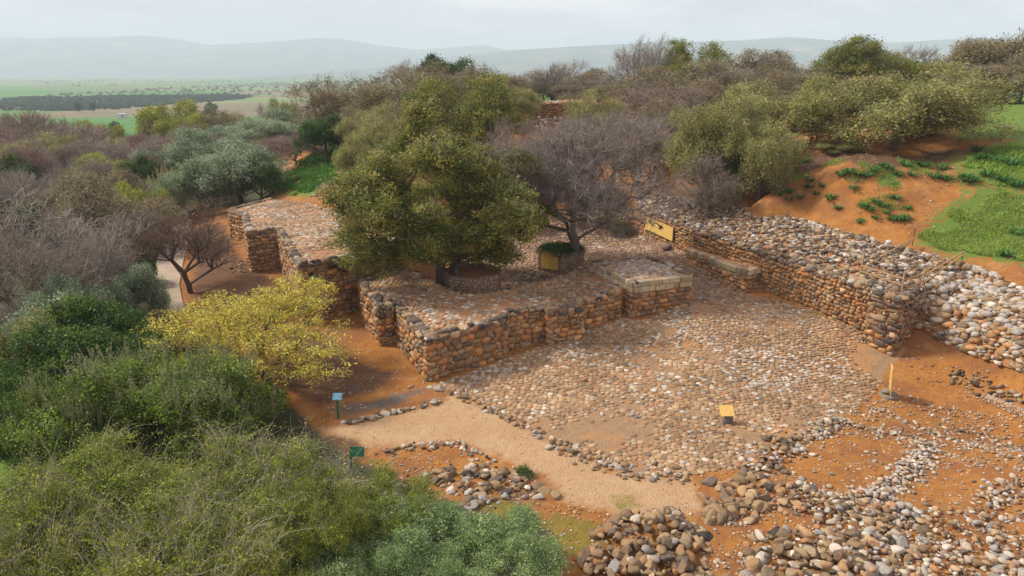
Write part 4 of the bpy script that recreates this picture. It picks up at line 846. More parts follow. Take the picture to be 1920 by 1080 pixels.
def leaves(mb, C, n, spread, size, cols, r, up=.7, aspect=.55, clvar=.22, w=None, squash=.8):
    m = len(C); cc_ = pal(cols, m, clvar, r, w); i = np.repeat(np.arange(m), n); k = len(i)
    P = C[i] + r.normal(0, spread, (k, 3))*np.array([1, 1, squash]); nrm = unit(r.normal(0, 1, (k, 3)) + np.array([0, 0, up])); t = unit(np.cross(nrm, r.normal(0, 1, (k, 3)))); b = np.cross(nrm, t)
    s = size*r.uniform(.6, 1.3, (k, 1)); a = t*s; b = b*s*aspect
    V = np.stack([P-a, P+b+a*.15, P+a, P-b+a*.15], 1).reshape(-1, 3); col = np.clip(cc_[i]*(1+r.normal(0, .10, (k, 1))), .005, .9)
    mb.add(V, np.arange(4*k).reshape(-1, 4), np.repeat(col, 4, 0), 0, True)
def twigs(mb, C, n, ln, rad, col, r, center, upw=.25, curve=.35, m=0, out_=.7):
    i = np.repeat(np.arange(len(C)), n); k = len(i); P = C[i]; o = unit(P - center)
    d = unit(o*out_ + r.normal(0, .62, (k, 3)) + np.array([0, 0, upw])); l = ln*r.uniform(.5, 1.35, (k, 1)); P1 = P + d*l*.5; d2 = unit(d + r.normal(0, curve, (k, 3))); P2 = P1 + d2*l*.55
    cj = np.clip(np.array(col)*(1 + r.normal(0, .18, (k, 1))), .01, .9)
    tubes(mb, P, P1, np.full(k, rad), np.full(k, rad*.75), cj, 3, m); tubes(mb, P1, P2, np.full(k, rad*.75), np.full(k, rad*.35), cj, 3, m)
    d3 = unit(d + r.normal(0, .7, (k, 3))); P3 = P1 + d3*l*.45; tubes(mb, P1, P3, np.full(k, rad*.6), np.full(k, rad*.3), cj*.95, 3, m)
    return P2
def tree_mesh(seed, rx, h, trunk_h, n, lobes, bark, tw=None, lf=None, lean=(0, 0), bf=.25, tip=.012, rz=None, rtrunk=.22, flat=.35, lr=(.28, .45), shell=.55, spikes=None, arcs=None, multi=1, drop=0, cone=0):
    """returns meshes (wood, crown). crown: nominal radius rx, height h"""
    r = np.random.default_rng(seed); zc = h*.46; rz = rz or (h - zc)*.98
    P, _ = crown_points(n, rx, rz, zc, lobes, r, flat, lr, shell)
    if cone: P[:, :2] *= (1 - cone*np.clip((P[:, 2]/h - .35)/.65, 0, 1)**1.3)[:, None]
    th = [(0, 0, -.4)] + [(lean[0]*t + r.normal(0, .03), lean[1]*t + r.normal(0, .03), trunk_h*t) for t in (.15, .4, .7, 1.0)]
    A, par = skeleton(P, th, bf, r)
    A[5:] += r.normal(0, .05, A[5:].shape)
    R, ch = radii(A, par, tip, 2.3, rtrunk); wood = MB(); crown = MB(); cen = np.array([lean[0], lean[1], trunk_h*.7])
    idx = np.arange(1, len(A)); big = idx[R[idx] > .05]; sm = idx[R[idx] <= .05]
    bc = lambda k: np.clip(np.array(bark)*(1 + r.normal(0, .12, (k, 1))), .01, .8)
    if len(big): tubes(wood, A[par[big]], A[big], np.minimum(R[par[big]], R[big]*1.25), R[big], bc(len(big)), 7)
    mid = sm[R[sm] > .02]; fine_ = sm[R[sm] <= .02]
    if len(mid): tubes(wood, A[par[mid]], A[mid], np.minimum(R[par[mid]], R[mid]*1.3), R[mid], bc(len(mid)), 4)
    if len(fine_): tubes(wood, A[par[fine_]], A[fine_], np.minimum(R[par[fine_]], R[fine_]*1.3), R[fine_], bc(len(fine_)), 3)
    ends = idx[(ch[idx] <= 1) & (idx >= 5)]; tips = A[ends]
    if tw: tips2 = twigs(crown, A[idx[idx >= 5]] if tw.get('all') else tips, tw['n'], tw['len'], tw['r'], tw['col'], r, cen, tw.get('up', .25), tw.get('curve', .35), 1)
    if lf:
        src = tips2 if lf.get('ontwig') else A[5:]
        if lf.get('keep'): src = src[r.random(len(src)) < lf['keep']]
        leaves(crown, src, lf['n'], lf['spread'], lf['size'], lf['cols'], r, lf.get('up', .7), lf.get('aspect', .55), lf.get('cv', .2), lf.get('w'), lf.get('sq', .8))
    if arcs:
        top = A[5:]; top = top[top[:, 2] > zc*.6]; top = top[r.random(len(top)) < arcs['share']]; k = len(top); q = top; d = unit(unit(top-cen)*.8 + r.normal(0, .5, (k, 3)) + [0, 0, .9]); l = arcs['len']*r.uniform(.5, 1.2, (k, 1))/5; rr = arcs['r']
        cj = np.clip(np.array(arcs['col'])*(1 + r.normal(0, .15, (k, 1))), .01, .9)
        for f in range(5):
            q2 = q + d*l; tubes(crown, q, q2, np.full(k, rr*(1-.17*f)), np.full(k, rr*(.83-.17*f)), cj, 3, 1)
            if lf: leaves(crown, q2[r.random(k) < .6], 5, .07, lf['size']*.9, lf['cols'], r, .7, .5, .1)
            q = q2; d = unit(d + r.normal(0, .18, (k, 3)) - [0, 0, .28])
    if spikes:
        top = A[5:]; top = top[(top[:, 2] > zc*.7)]; top = top[r.random(len(top)) < spikes['share']]; k = len(top)
        d = unit(r.normal(0, .22, (k, 3)) + unit(top-cen)*.35 + [0, 0, 1]); l = r.uniform(.5, 1.0, (k, 1))*spikes['len']; tubes(crown, top, top + d*l, np.full(k, .012), np.full(k, .005), np.array(spikes['col']), 3, 1)
        for f in np.linspace(.15, 1, 9): leaves(crown, top + d*l*f, 3, .035, spikes['size'], spikes['cols'], r, .9, .5, .1)
    return wood.mesh('trunk', [M['bark']]), (crown.mesh('crown', [M['leaf'], M['bark']]) if crown.v else None)

OAK = [(0.208, 0.233, 0.039), (0.277, 0.285, 0.053), (0.147, 0.189, 0.033), (0.355, 0.327, 0.076), (0.1, 0.146, 0.03), (0.247, 0.206, 0.053)]
KHAKI = [(0.329, 0.329, 0.097), (0.405, 0.388, 0.128), (0.24, 0.263, 0.078), (0.466, 0.428, 0.169), (0.3, 0.247, 0.103), (0.179, 0.214, 0.058)]
BRN = [(0.331, 0.262, 0.132), (0.262, 0.207, 0.106), (0.4, 0.304, 0.172), (0.207, 0.179, 0.092), (0.276, 0.262, 0.106), (0.166, 0.138, 0.079)]
OLIVE = [(0.245, 0.309, 0.184), (0.345, 0.416, 0.262), (0.173, 0.231, 0.132), (0.433, 0.51, 0.327), (0.13, 0.185, 0.098)]
OLG = [(0.251, 0.392, 0.125), (0.377, 0.513, 0.191), (0.176, 0.284, 0.085), (0.502, 0.634, 0.268), (0.113, 0.203, 0.062), (0.215, 0.338, 0.125)]
DKG = [(0.044, 0.098, 0.014), (0.062, 0.131, 0.023), (0.032, 0.072, 0.014), (0.094, 0.163, 0.028), (0.051, 0.112, 0.031)]
LIME = [(0.329, 0.354, 0.046), (0.253, 0.292, 0.04), (0.418, 0.418, 0.069), (0.189, 0.216, 0.046)]
YEL = [(0.734, 0.618, 0.092), (0.604, 0.526, 0.075), (0.744, 0.704, 0.147), (0.499, 0.436, 0.075), (0.657, 0.512, 0.085)]
BUSHG = [(0.153, 0.246, 0.027), (0.222, 0.321, 0.041), (0.107, 0.185, 0.022), (0.293, 0.383, 0.059), (0.076, 0.135, 0.016)]
THORN = [(0.242, 0.309, 0.032), (0.319, 0.373, 0.047), (0.179, 0.239, 0.026), (0.395, 0.426, 0.071), (0.128, 0.18, 0.02)]
GREY = (.40,.345,.29); GREY2 = (.31,.255,.205); PURP = (.36,.275,.23); DKB = (.10,.075,.06)
TREES = {
 'oak_big':  dict(seed=1, rx=6.2, h=9.8, trunk_h=1.6, n=2500, lobes=48, cone=.55, bark=(.14,.115,.09), tw=dict(n=1, len=.55, r=.011, col=GREY, up=.4), lf=dict(n=80, spread=.19, size=.056, cols=OAK, cv=.16, up=1.0), rtrunk=.38, flat=.95, lr=(.12,.23), shell=.5, spikes=dict(share=.10, len=.8, size=.05, cols=KHAKI, col=GREY)),
 'oak_a':    dict(seed=2, rx=5, h=7.5, trunk_h=1.5, n=1100, lobes=18, bark=(.14,.115,.09), lf=dict(n=50, spread=.26, size=.08, cols=OAK, cv=.17), rtrunk=.3, flat=.9, lr=(.3,.42)),
 'oak_low':  dict(seed=31, rx=2.6, h=2.9, trunk_h=.4, n=1300, lobes=16, bark=(.14,.115,.09), tw=dict(n=1, len=.3, r=.008, col=GREY, up=.4), lf=dict(n=40, spread=.14, size=.06, cols=OAK, cv=.17), rtrunk=.12, flat=.9, lr=(.26,.42)),
 'khaki_a':  dict(seed=3, rx=5, h=6.5, trunk_h=1.2, n=1300, lobes=36, bark=(.15,.12,.10), tw=dict(n=1, len=.5, r=.012, col=GREY), lf=dict(n=42, spread=.27, size=.07, cols=KHAKI, cv=.16), rtrunk=.3, flat=.92, lr=(.16,.27), shell=.7),
 'khaki_b':  dict(seed=4, rx=5, h=6.5, trunk_h=1.2, n=1300, lobes=26, bark=(.15,.12,.10), tw=dict(n=1, len=.5, r=.012, col=GREY), lf=dict(n=40, spread=.25, size=.07, cols=KHAKI, cv=.16), rtrunk=.3, flat=.95, lr=(.18,.30), shell=.7),
 'brown_a':  dict(seed=5, rx=5, h=7, trunk_h=1.5, n=1300, lobes=18, bark=DKB, tw=dict(n=2, len=.6, r=.012, col=GREY2, all=1), lf=dict(n=15, spread=.28, size=.09, cols=BRN, cv=.2), rtrunk=.3, flat=.9),
 'brown_b':  dict(seed=6, rx=5, h=7, trunk_h=1.5, n=1300, lobes=15, bark=DKB, tw=dict(n=2, len=.6, r=.012, col=GREY2, all=1), lf=dict(n=11, spread=.28, size=.09, cols=BRN, cv=.2), rtrunk=.3, flat=.9),
 'bare_big': dict(seed=7, rx=5.6, h=8.6, trunk_h=2.0, n=3200, lobes=26, bark=(.16,.125,.105), tw=dict(n=6, len=.7, r=.011, col=(.31,.265,.235), all=1, up=.05), lean=(-.5,-.2), rtrunk=.33, flat=.6, shell=.25, bf=.35),
 'bare_a':   dict(seed=8, rx=4.5, h=6.5, trunk_h=1.3, n=1300, lobes=16, bark=(.17,.135,.115), tw=dict(n=3, len=.62, r=.012, col=GREY, all=1), rtrunk=.28, flat=.8, shell=.2, bf=.4),
 'bare_b':   dict(seed=9, rx=4.5, h=6, trunk_h=1.0, n=1300, lobes=12, bark=(.17,.135,.115), tw=dict(n=3, len=.55, r=.012, col=GREY2, all=1), rtrunk=.26, flat=.9, shell=.2, bf=.4),
 'bare_sparse': dict(seed=10, rx=4.5, h=7, trunk_h=1.3, n=800, lobes=14, bark=(.16,.13,.11), tw=dict(n=2, len=.7, r=.015, col=GREY, all=1), rtrunk=.3, flat=.4, shell=.15, bf=.6),
 'bare_small': dict(seed=11, rx=2.8, h=5.6, trunk_h=1.3, n=900, lobes=14, bark=(.10,.075,.06), tw=dict(n=3, len=.5, r=.008, col=(.21,.14,.10), all=1), lf=dict(n=1, spread=.2, size=.03, cols=BRN), rtrunk=.17, flat=.35, shell=.2, bf=.5, tip=.009, lean=(-.25,0)),
 'purple_a': dict(seed=12, rx=4.5, h=6.5, trunk_h=1.2, n=1100, lobes=14, bark=(.2,.15,.14), tw=dict(n=3, len=.7, r=.014, col=PURP, all=1, up=.5), rtrunk=.25, flat=.4, shell=.2, bf=.5),
 'purple_b': dict(seed=13, rx=4.5, h=6.5, trunk_h=1.2, n=1100, lobes=10, bark=(.3,.25,.23), tw=dict(n=3, len=.75, r=.014, col=(.30,.205,.165), all=1, up=.6), rtrunk=.25, flat=.3, shell=.2, bf=.5),
 'yellow':   dict(seed=14, rx=4.7, h=4.9, trunk_h=.7, n=1150, lobes=20, bark=(.17,.13,.095), tw=dict(n=2, len=.42, r=.007, col=(.32,.27,.13), up=.5), lf=dict(n=30, spread=.14, size=.045, cols=YEL, cv=.14, sq=.6), rtrunk=.2, flat=.35, lr=(.24,.36), shell=.5, bf=.5),
 'olive_a':  dict(seed=15, rx=4, h=5.5, trunk_h=1.0, n=1100, lobes=32, bark=(.15,.13,.11), lf=dict(n=36, spread=.23, size=.09, cols=OLIVE, cv=.2, aspect=.3), rtrunk=.3, flat=.8, lr=(.16,.28), shell=.75),
 'olive_b':  dict(seed=16, rx=4, h=5.5, trunk_h=1.0, n=1100, lobes=24, bark=(.15,.13,.11), lf=dict(n=36, spread=.23, size=.09, cols=OLIVE, cv=.2, aspect=.3), rtrunk=.3, flat=.8, lr=(.18,.30), shell=.75),
 'olive_near': dict(seed=17, rx=1.7, h=3.0, trunk_h=.4, n=1400, lobes=26, bark=(.2,.18,.15), tw=dict(n=1, len=.3, r=.005, col=(.25,.24,.2), up=.7), lf=dict(n=48, spread=.085, size=.034, cols=OLG, cv=.2, aspect=.26, up=.3, sq=1.3), rtrunk=.09, flat=.4, lr=(.16,.30), shell=.5, tip=.006),
 'dark_a':   dict(seed=18, rx=4, h=4.5, trunk_h=.5, n=1300, lobes=20, bark=DKB, lf=dict(n=38, spread=.16, size=.07, cols=DKG, cv=.17), rtrunk=.2, flat=.5, lr=(.28,.42)),
 'bush_near': dict(seed=19, rx=4.4, h=4.6, trunk_h=.5, n=2600, lobes=38, bark=DKB, tw=dict(n=1, len=.35, r=.008, col=(.22,.2,.14), up=.6), lf=dict(n=36, spread=.13, size=.048, cols=BUSHG, cv=.16), rtrunk=.2, flat=.55, lr=(.16,.28), shell=.7, spikes=dict(share=.3, len=1.0, size=.036, cols=[(.24,.26,.12),(.20,.23,.10),(.28,.27,.15)], col=(.3,.28,.17))),
 'dark_near': dict(seed=20, rx=4.2, h=4.6, trunk_h=.5, n=2400, lobes=34, bark=DKB, lf=dict(n=36, spread=.14, size=.058, cols=DKG + BUSHG[:1], cv=.17), rtrunk=.2, flat=.55, lr=(.16,.28), shell=.7),
 'thorn_a':  dict(arcs=dict(share=.12, len=1.5, r=.010, col=(.36,.32,.24)), seed=21, rx=3.6, h=5.2, trunk_h=.9, n=2300, lobes=30, bark=(.17,.145,.12), tw=dict(n=1, len=.5, r=.005, col=(.25,.24,.13), up=.05, curve=.6), lf=dict(n=40, spread=.15, size=.036, cols=THORN, cv=.25, keep=.95, sq=.4), rtrunk=.2, flat=.5, lr=(.15,.27), shell=.45, bf=.45, tip=.008),
 'thorn_b':  dict(arcs=dict(share=.2, len=1.6, r=.011, col=(.40,.35,.28)), seed=22, rx=3.6, h=5.2, trunk_h=.9, n=2300, lobes=24, bark=(.17,.145,.12), tw=dict(n=1, len=.55, r=.006, col=(.33,.29,.21), all=1, up=.05, curve=.6), lf=dict(n=38, spread=.15, size=.036, cols=THORN, cv=.25, keep=.72, sq=.4), rtrunk=.2, flat=.5, lr=(.17,.30), shell=.4, bf=.45, tip=.008),
 'lime':     dict(seed=23, rx=4.5, h=7, trunk_h=1.4, n=900, lobes=14, bark=(.15,.12,.09), lf=dict(n=24, spread=.27, size=.11, cols=LIME, cv=.2), rtrunk=.28, flat=.45, lr=(.28,.42)),
 'reeds':    dict(seed=24, rx=4, h=3.4, trunk_h=.4, n=500, lobes=10, bark=(.3,.28,.15), lf=dict(n=16, spread=.25, size=.1, cols=[(.26,.26,.10),(.32,.31,.14),(.18,.2,.07)], cv=.2, aspect=.2), rtrunk=.06, flat=.6, spikes=dict(share=.9, len=1.3, size=.07, cols=[(.3,.3,.12),(.36,.34,.16)], col=(.35,.33,.16))),
}
MESH = {}
def tmesh(kind):
    if kind not in MESH:
        w, c = tree_mesh(**TREES[kind]); a = np.empty(len(c.vertices)*3, np.float32); c.vertices.foreach_get('co', a); a = a.reshape(-1, 3)
        lo, hi = np.percentile(a, 1, axis=0), np.percentile(a, 99, axis=0); MESH[kind] = (w, c, (hi[0]-lo[0] + hi[1]-lo[1])/2, hi[2], (lo+hi)/2)
    return MESH[kind]
NAMES = dict(oak_low='evergreen_bush', oak_big='oak_tree', oak_a='oak_tree', khaki_a='oak_tree', khaki_b='oak_tree', brown_a='oak_tree', brown_b='oak_tree', bare_big='bare_tree', bare_a='bare_tree', bare_b='bare_tree', bare_sparse='bare_tree',
  bare_small='bare_tree', purple_a='bare_tree', purple_b='bare_tree', yellow='yellow_tree', olive_a='olive_tree', olive_b='olive_tree', olive_near='olive_shrub', dark_a='evergreen_bush', bush_near='evergreen_bush', dark_near='evergreen_bush',
  thorn_a='thorn_tree', thorn_b='thorn_tree', lime='green_tree', reeds='reed_clump')
def plant(kind, px, top, wpx, y, label, rot=None, sink=0.0, zb=None, cx=None, hmin=1.0):
    w, c, wid, hgt, cen = tmesh(kind); zt = ztop_at(top, y); x = xat(px, y, (zt + 1)/1)
    for _ in range(4): b = Hs(x, y) if zb is None else zb; x = xat(px, y, (zt + b)/2)
    h = max(zt - b + sink, hmin); fw = y*CP - ((zt+b)/2 - CAMH)*SP; sx = wpx/F*fw/wid; sz = h/hgt; sz = min(sz, 2.4*sx)
    rot = (px*1.7 + y*.37) % 6.28 if rot is None else rot
    root = empty(NAMES[kind], (x, y, b - (sink if sink else 0)), label, 'bush' if 'bush' in NAMES[kind] or 'shrub' in NAMES[kind] else 'tree' if 'reed' not in kind else 'plant')
    root['group'] = {'tree': 'trees of the site and the slopes', 'bush': 'bushes of the site and the slopes', 'plant': 'plants of the slopes'}[root['category']]
    root.scale = (sx, sx, sz); root.rotation_euler = (0, 0, rot)
    for me, nm in ((w, 'trunk'), (c, 'crown')):
        o = bpy.data.objects.new(nm, me); COL.objects.link(o); o.parent = root
    return root
PLANTS = [
 # near
 ('oak_big', 822, 222, 372, 43.2, 'big olive green evergreen oak standing in the squat pebbled planter'),
 ('bare_big', 1085, 228, 325, 48.6, 'grey leafless tree rising from the six sided planter with yellow boards'),
 ('yellow', 492, 558, 345, 32.0, 'spreading yellow green tree in new leaf before the stepped tower'),
 ('bare_small', 350, 392, 180, 47.5, 'small leafless tree with dark trunk on red soil beside the curving path'),
 ('dark_near', 165, 592, 290, 31.0, 'wide dark green glossy bush left of the yellow tree'),
 ('bush_near', 305, 672, 350, 25.2, 'large green bush with pale upright shoots in front of the yellow tree'),
 ('dark_near', 70, 735, 170, 25.0, 'green bush at the left edge below the dark green one'),
 ('bush_near', 150, 720, 190, 24.2, 'mid green leafy bush left of the one with upright shoots'),
 ('thorn_a', 185, 872, 400, 17.6, 'wide tangled olive green thorn tree at the lower left'),
 ('thorn_b', 465, 862, 330, 18.2, 'thorn tree with grey arching twigs at the bottom, left of the green sign'),
 ('thorn_a', 715, 918, 215, 18.6, 'low thorny green thicket reaching to the boulder island'),
 ('thorn_b', 60, 960, 300, 14.6, 'tangled thorn tree filling the bottom left corner'),
 ('thorn_b', 350, 985, 360, 14.4, 'thorn tree with bare grey twigs at the bottom edge'),
 ('thorn_a', 590, 930, 210, 16.6, 'olive green thorny bush right above the silvery shrubs'),
 ('olive_near', 770, 972, 205, 17.4, 'silvery green shrub at the bottom, left of its roundest neighbour'),
 ('olive_near', 955, 988, 190, 17.2, 'round silvery green shrub nearest the big brown stone heap'),
 ('olive_near', 690, 1040, 180, 15.6, 'silvery shrub cut by the bottom edge between two others'),
 ('olive_near', 570, 1020, 180, 16.0, 'leftmost silvery green shrub beneath the thorn trees'),
 ('olive_near', 865, 1075, 140, 15.2, 'low silvery shrub at the bottom edge under the two round ones'),
 # left middle
 ('bare_sparse', 75, 365, 300, 47.0, 'large grey leafless tree with open crown at the left edge'),
 ('bare_a', 165, 425, 205, 42.5, 'dense grey leafless tree left of the curving path'),
 ('bare_b', 55, 455, 230, 39.0, 'tangled grey leafless thicket at the left edge'),
 ('brown_b', 228, 325, 175, 62.0, 'wide khaki brown half bare tree above the leafless ones'),
 ('dark_a', 213, 432, 62, 48.0, 'small dark green bush among grey twigs left of the path'),
 ('olive_b', 258, 500, 95, 40.5, 'small grey green olive beside the curve of the path'),
 ('olive_a', 110, 560, 160, 35.5, 'pale grey green bush above the dark green bush'),
 ('khaki_b', 25, 575, 150, 32.5, 'khaki half bare bush at the left edge above the green bush'),
 ('bare_b', 262, 395, 90, 58.0, 'brownish leafless bush hiding part of the path'),
 ('dark_a', 12, 302, 90, 84.0, 'dark green tree touching the left edge above the road'),
 ('dark_a', 25, 385, 80, 66.0, 'dark bush at the left edge beside the road'),
 ('bare_b', 150, 385, 120, 60.0, 'grey leafless bush below the pale road'),
 ('olive_b', 150, 520, 110, 38.0, 'dull olive green bush under the dense grey leafless tree'),
 ('khaki_a', 120, 470, 110, 44.0, 'khaki green bush showing through grey leafless twigs'),
 ('dark_a', 262, 462, 50, 50.0, 'small dark green bush beside the path behind the leafless tree'),
 ('lime', 260, 350, 90, 68.0, 'yellowish green bush right of the khaki half bare tree'),
 # left far
 ('khaki_a', 62, 262, 110, 98.0, 'dull green bush among the reddish leafless trees, nearest the left edge'),
 ('khaki_b', 165, 258, 95, 103.0, 'olive green bush in the middle of the reddish leafless thicket'),
 ('olive_b', 290, 285, 80, 92.0, 'grey green bush left of the yellowish reeds'),
 ('olive_a', 447, 278, 150, 79.0, 'largest silvery olive tree beyond the end of the stepped tower'),
 ('olive_b', 350, 312, 95, 76.0, 'silvery olive tree just left of the path end'),
 ('dark_a', 487, 308, 75, 77.0, 'dark bush at the foot of the largest olive tree'),
 ('olive_b', 392, 245, 120, 96.0, 'grey olive tree behind the reeds'),
 ('olive_a', 505, 226, 120, 112.0, 'olive tree left of the dark bush on the green slope'),
 ('olive_b', 545, 208, 100, 124.0, 'smaller grey olive tree higher on the left slope'),
 ('olive_a', 460, 232, 90, 118.0, 'grey olive tree between the olive and the bare trees'),
 ('purple_a', 552, 256, 105, 92.0, 'purplish leafless tree beside the green slope'),
 ('bare_a', 322, 255, 110, 98.0, 'grey leafless tree with dark trunk before the lime green tree'),
 ('reeds', 370, 300, 90, 84.0, 'yellowish reed clump left of the olive trees'),
 ('reeds', 315, 318, 80, 80.0, 'straw coloured reeds above the khaki tree'),
 ('lime', 318, 194, 88, 135.0, 'tall lime green tree before the far field'),
 ('lime', 345, 218, 70, 128.0, 'lower lime green tree touching the tall one'),
 ('lime', 190, 230, 62, 136.0, 'round lime green tree among purple twigs'),
 ('lime', 432, 222, 50, 140.0, 'low lime green tree right of the leafless ones'),
 ('lime', 215, 296, 120, 88.0, 'yellow green leafy tree in the middle of the left thicket'),
 ('dark_a', 263, 300, 60, 85.0, 'dark green bush inside the yellow green foliage'),
 ('brown_a', 398, 206, 95, 134.0, 'brown half bare tree on the left behind the olives'),
 ('brown_b', 270, 228, 80, 130.0, 'brown leafless tree left of the lime green tree'),
 ('purple_b', 60, 212, 170, 126.0, 'wide purple brown leafless tree on the far left'),
 ('purple_a', 130, 238, 150, 108.0, 'purplish leafless tree before the far left ones'),
 ('purple_b', 100, 275, 180, 92.0, 'reddish leafless tree with pale stems on the left'),
 ('purple_a', 12, 240, 140, 112.0, 'purple grey leafless tree at the left edge'),
 ('purple_a', 200, 262, 120, 100.0, 'leafless reddish tree behind the yellow green foliage'),
 ('purple_b', 250, 255, 90, 108.0, 'thin reddish leafless tree left of the grey dark trunked one'),
 ('purple_a', 165, 300, 110, 80.0, 'purplish leafless bush below the yellow green tree'),
 ('bare_a', 60, 320, 150, 74.0, 'grey brown leafless tree above the pale road'),
 ('purple_b', 20, 215, 80, 140.0, 'dark reddish leafless tree at the far left edge of the field'),
 ('brown_a', 350, 232, 80, 118.0, 'brown leafless tree between the lime tree and the olives'),
 ('brown_b', 490, 262, 70, 100.0, 'brown bush between the olive trees'),
 # middle far
 ('brown_a', 632, 152, 115, 104.0, 'rounded brown oak left of the grey ones above the green slope'),
 ('dark_a', 612, 222, 84, 88.0, 'dark green rounded bush at the top of the green slope'),
 ('dark_a', 676, 193, 45, 96.0, 'narrow dark evergreen between two brown oaks'),
 ('brown_a', 752, 142, 165, 94.0, 'large grey brown oak left of the olive green one'),
 ('brown_b', 705, 172, 110, 88.0, 'grey brown tree above the left of the big oak'),
 ('brown_a', 822, 124, 120, 112.0, 'brown oak just behind the olive green rounded one'),
 ('brown_a', 925, 128, 110, 116.0, 'sunlit brown oak on the skyline right of the dark evergreen'),
 ('dark_a', 838, 110, 90, 130.0, 'dark evergreen on the skyline above the brown oaks'),
 ('bare_b', 785, 118, 90, 132.0, 'leafless grey tree on the skyline left of the dark evergreen'),
 ('oak_a', 885, 148, 175, 84.0, 'rounded olive green oak directly behind the big planter oak'),
 ('khaki_a', 730, 215, 120, 70.0, 'dull green oak beside the green slope, left behind the big oak'),
 ('khaki_b', 690, 262, 90, 66.0, 'low khaki bush under the left of the big oak'),
 ('bare_b', 965, 225, 90, 70.0, 'grey leafless bush between the planter oak and the bare tree'),
 ('khaki_a', 1122, 178, 95, 90.0, 'thin green oak standing before the far ruin'),
 # ridge on the right
 ('bare_a', 1035, 117, 95, 150.0, 'fan shaped leafless tree on the skyline right of the brown oaks'),
 ('brown_b', 1080, 138, 100, 140.0, 'brown bush on the ridge under the fan shaped tree'),
 ('brown_b', 1140, 130, 100, 145.0, 'brown leafless bush behind the bright grass strip'),
 ('brown_a', 1020, 150, 80, 150.0, 'low brown bush at the left of the grass strip'),
 ('bare_sparse', 1195, 76, 95, 128.0, 'tall gnarled leafless tree on the skyline'),
 ('bare_sparse', 1240, 72, 80, 124.0, 'second gnarled leafless tree, touching the skyline oak'),
 ('brown_b', 1215, 128, 130, 112.0, 'brown leafless thicket below the gnarled skyline trees'),
 ('oak_a', 1288, 80, 105, 124.0, 'olive green oak on the skyline behind brown twigs'),
 ('bare_b', 1250, 160, 160, 84.0, 'large purplish grey leafless tree above the orange gully'),
 ('brown_b', 1320, 118, 170, 104.0, 'wide grey brown thicket under the skyline oak'),
 ('brown_b', 1405, 96, 135, 112.0, 'grey brown oak on the skyline left of the green domed oak'),
 ('brown_b', 1490, 98, 120, 116.0, 'grey brown tree on the skyline touching the green domed oak'),
 ('brown_a', 1430, 140, 110, 96.0, 'brown thicket behind the khaki oaks'),
 ('oak_a', 1622, 76, 150, 104.0, 'domed golden green oak on the skyline'),
 ('brown_b', 1560, 110, 90, 112.0, 'brown twigs left of the golden green oak'),
 ('bare_b', 1710, 90, 90, 122.0, 'leafless grey tree right of the golden green oak'),
 ('brown_b', 1755, 115, 110, 116.0, 'low brown thicket on the skyline before the far town'),
 ('brown_b', 1835, 78, 130, 104.0, 'grey thin tree left of the tallest at the right edge'),
 ('brown_a', 1900, 52, 160, 92.0, 'tall grey green tree at the right edge of the skyline'),
 ('khaki_a', 1340, 178, 150, 67.0, 'khaki green oak left above the leafless bush'),
 ('khaki_b', 1475, 150, 190, 71.0, 'broad khaki oak in the middle of the right slope'),
 ('khaki_b', 1430, 215, 130, 63.0, 'smaller khaki oak with dark base on the orange slope'),
 ('dark_a', 1372, 240, 80, 65.0, 'very dark shrub in the gap between khaki oaks'),
 ('khaki_a', 1688, 132, 285, 67.0, 'widest dome shaped khaki oak on the right slope'),
 ('bare_b', 1325, 285, 160, 60.0, 'brown leafless bush spilling over the back of the long wall'),
 ('khaki_b', 1572, 285, 80, 57.5, 'small pale brown bush alone on the orange slope'),
 ('bare_b', 1200, 210, 120, 76.0, 'leafless grey tree by the bare slope before the far ruin'),
 ('oak_low', 855, 415, 200, 42.3, 'dense low leafy growth filling the squat planter under the big oak'),
 ('brown_a', 1170, 150, 110, 118.0, 'grey brown tree in the unbroken thicket along the right skyline'),
 ('brown_b', 1290, 150, 130, 92.0, 'grey brown tree in the unbroken thicket along the right skyline'),
 ('bare_b', 1365, 128, 130, 100.0, 'grey brown tree in the unbroken thicket along the right skyline'),
 ('brown_a', 1460, 128, 120, 104.0, 'grey brown tree in the unbroken thicket along the right skyline'),
 ('brown_b', 1535, 130, 120, 104.0, 'grey brown tree in the unbroken thicket along the right skyline'),
 ('bare_b', 1590, 150, 110, 90.0, 'grey brown tree in the unbroken thicket along the right skyline'),
 ('brown_a', 1650, 130, 110, 112.0, 'grey brown tree in the unbroken thicket along the right skyline'),
 ('brown_b', 1790, 122, 120, 104.0, 'grey brown tree in the unbroken thicket along the right skyline'),
 ('bare_b', 1850, 118, 130, 92.0, 'grey brown tree in the unbroken thicket along the right skyline'),
 ('brown_a', 1920, 108, 140, 84.0, 'grey brown tree in the unbroken thicket along the right skyline'),
 ('brown_b', 1230, 190, 110, 78.0, 'grey brown tree in the unbroken thicket along the right skyline'),
 ('bare_b', 1130, 148, 110, 130.0, 'grey brown tree in the unbroken thicket along the right skyline'),
 ('brown_a', 1060, 150, 90, 150.0, 'grey brown tree in the unbroken thicket along the right skyline'),
 ('brown_b', 1500, 160, 90, 92.0, 'grey brown tree in the unbroken thicket along the right skyline'),
 ('purple_a', 30, 280, 120, 90.0, 'leafless tree deep in the reddish grey thicket on the left'),
 ('bare_a', 150, 270, 110, 96.0, 'leafless tree deep in the reddish grey thicket on the left'),
 ('brown_b', 230, 320, 110, 74.0, 'leafless tree deep in the reddish grey thicket on the left'),
 ('purple_b', 300, 290, 90, 90.0, 'leafless tree deep in the reddish grey thicket on the left'),
 ('purple_a', 280, 255, 90, 112.0, 'leafless tree deep in the reddish grey thicket on the left'),
 ('bare_a', 380, 265, 80, 100.0, 'leafless tree deep in the reddish grey thicket on the left'),
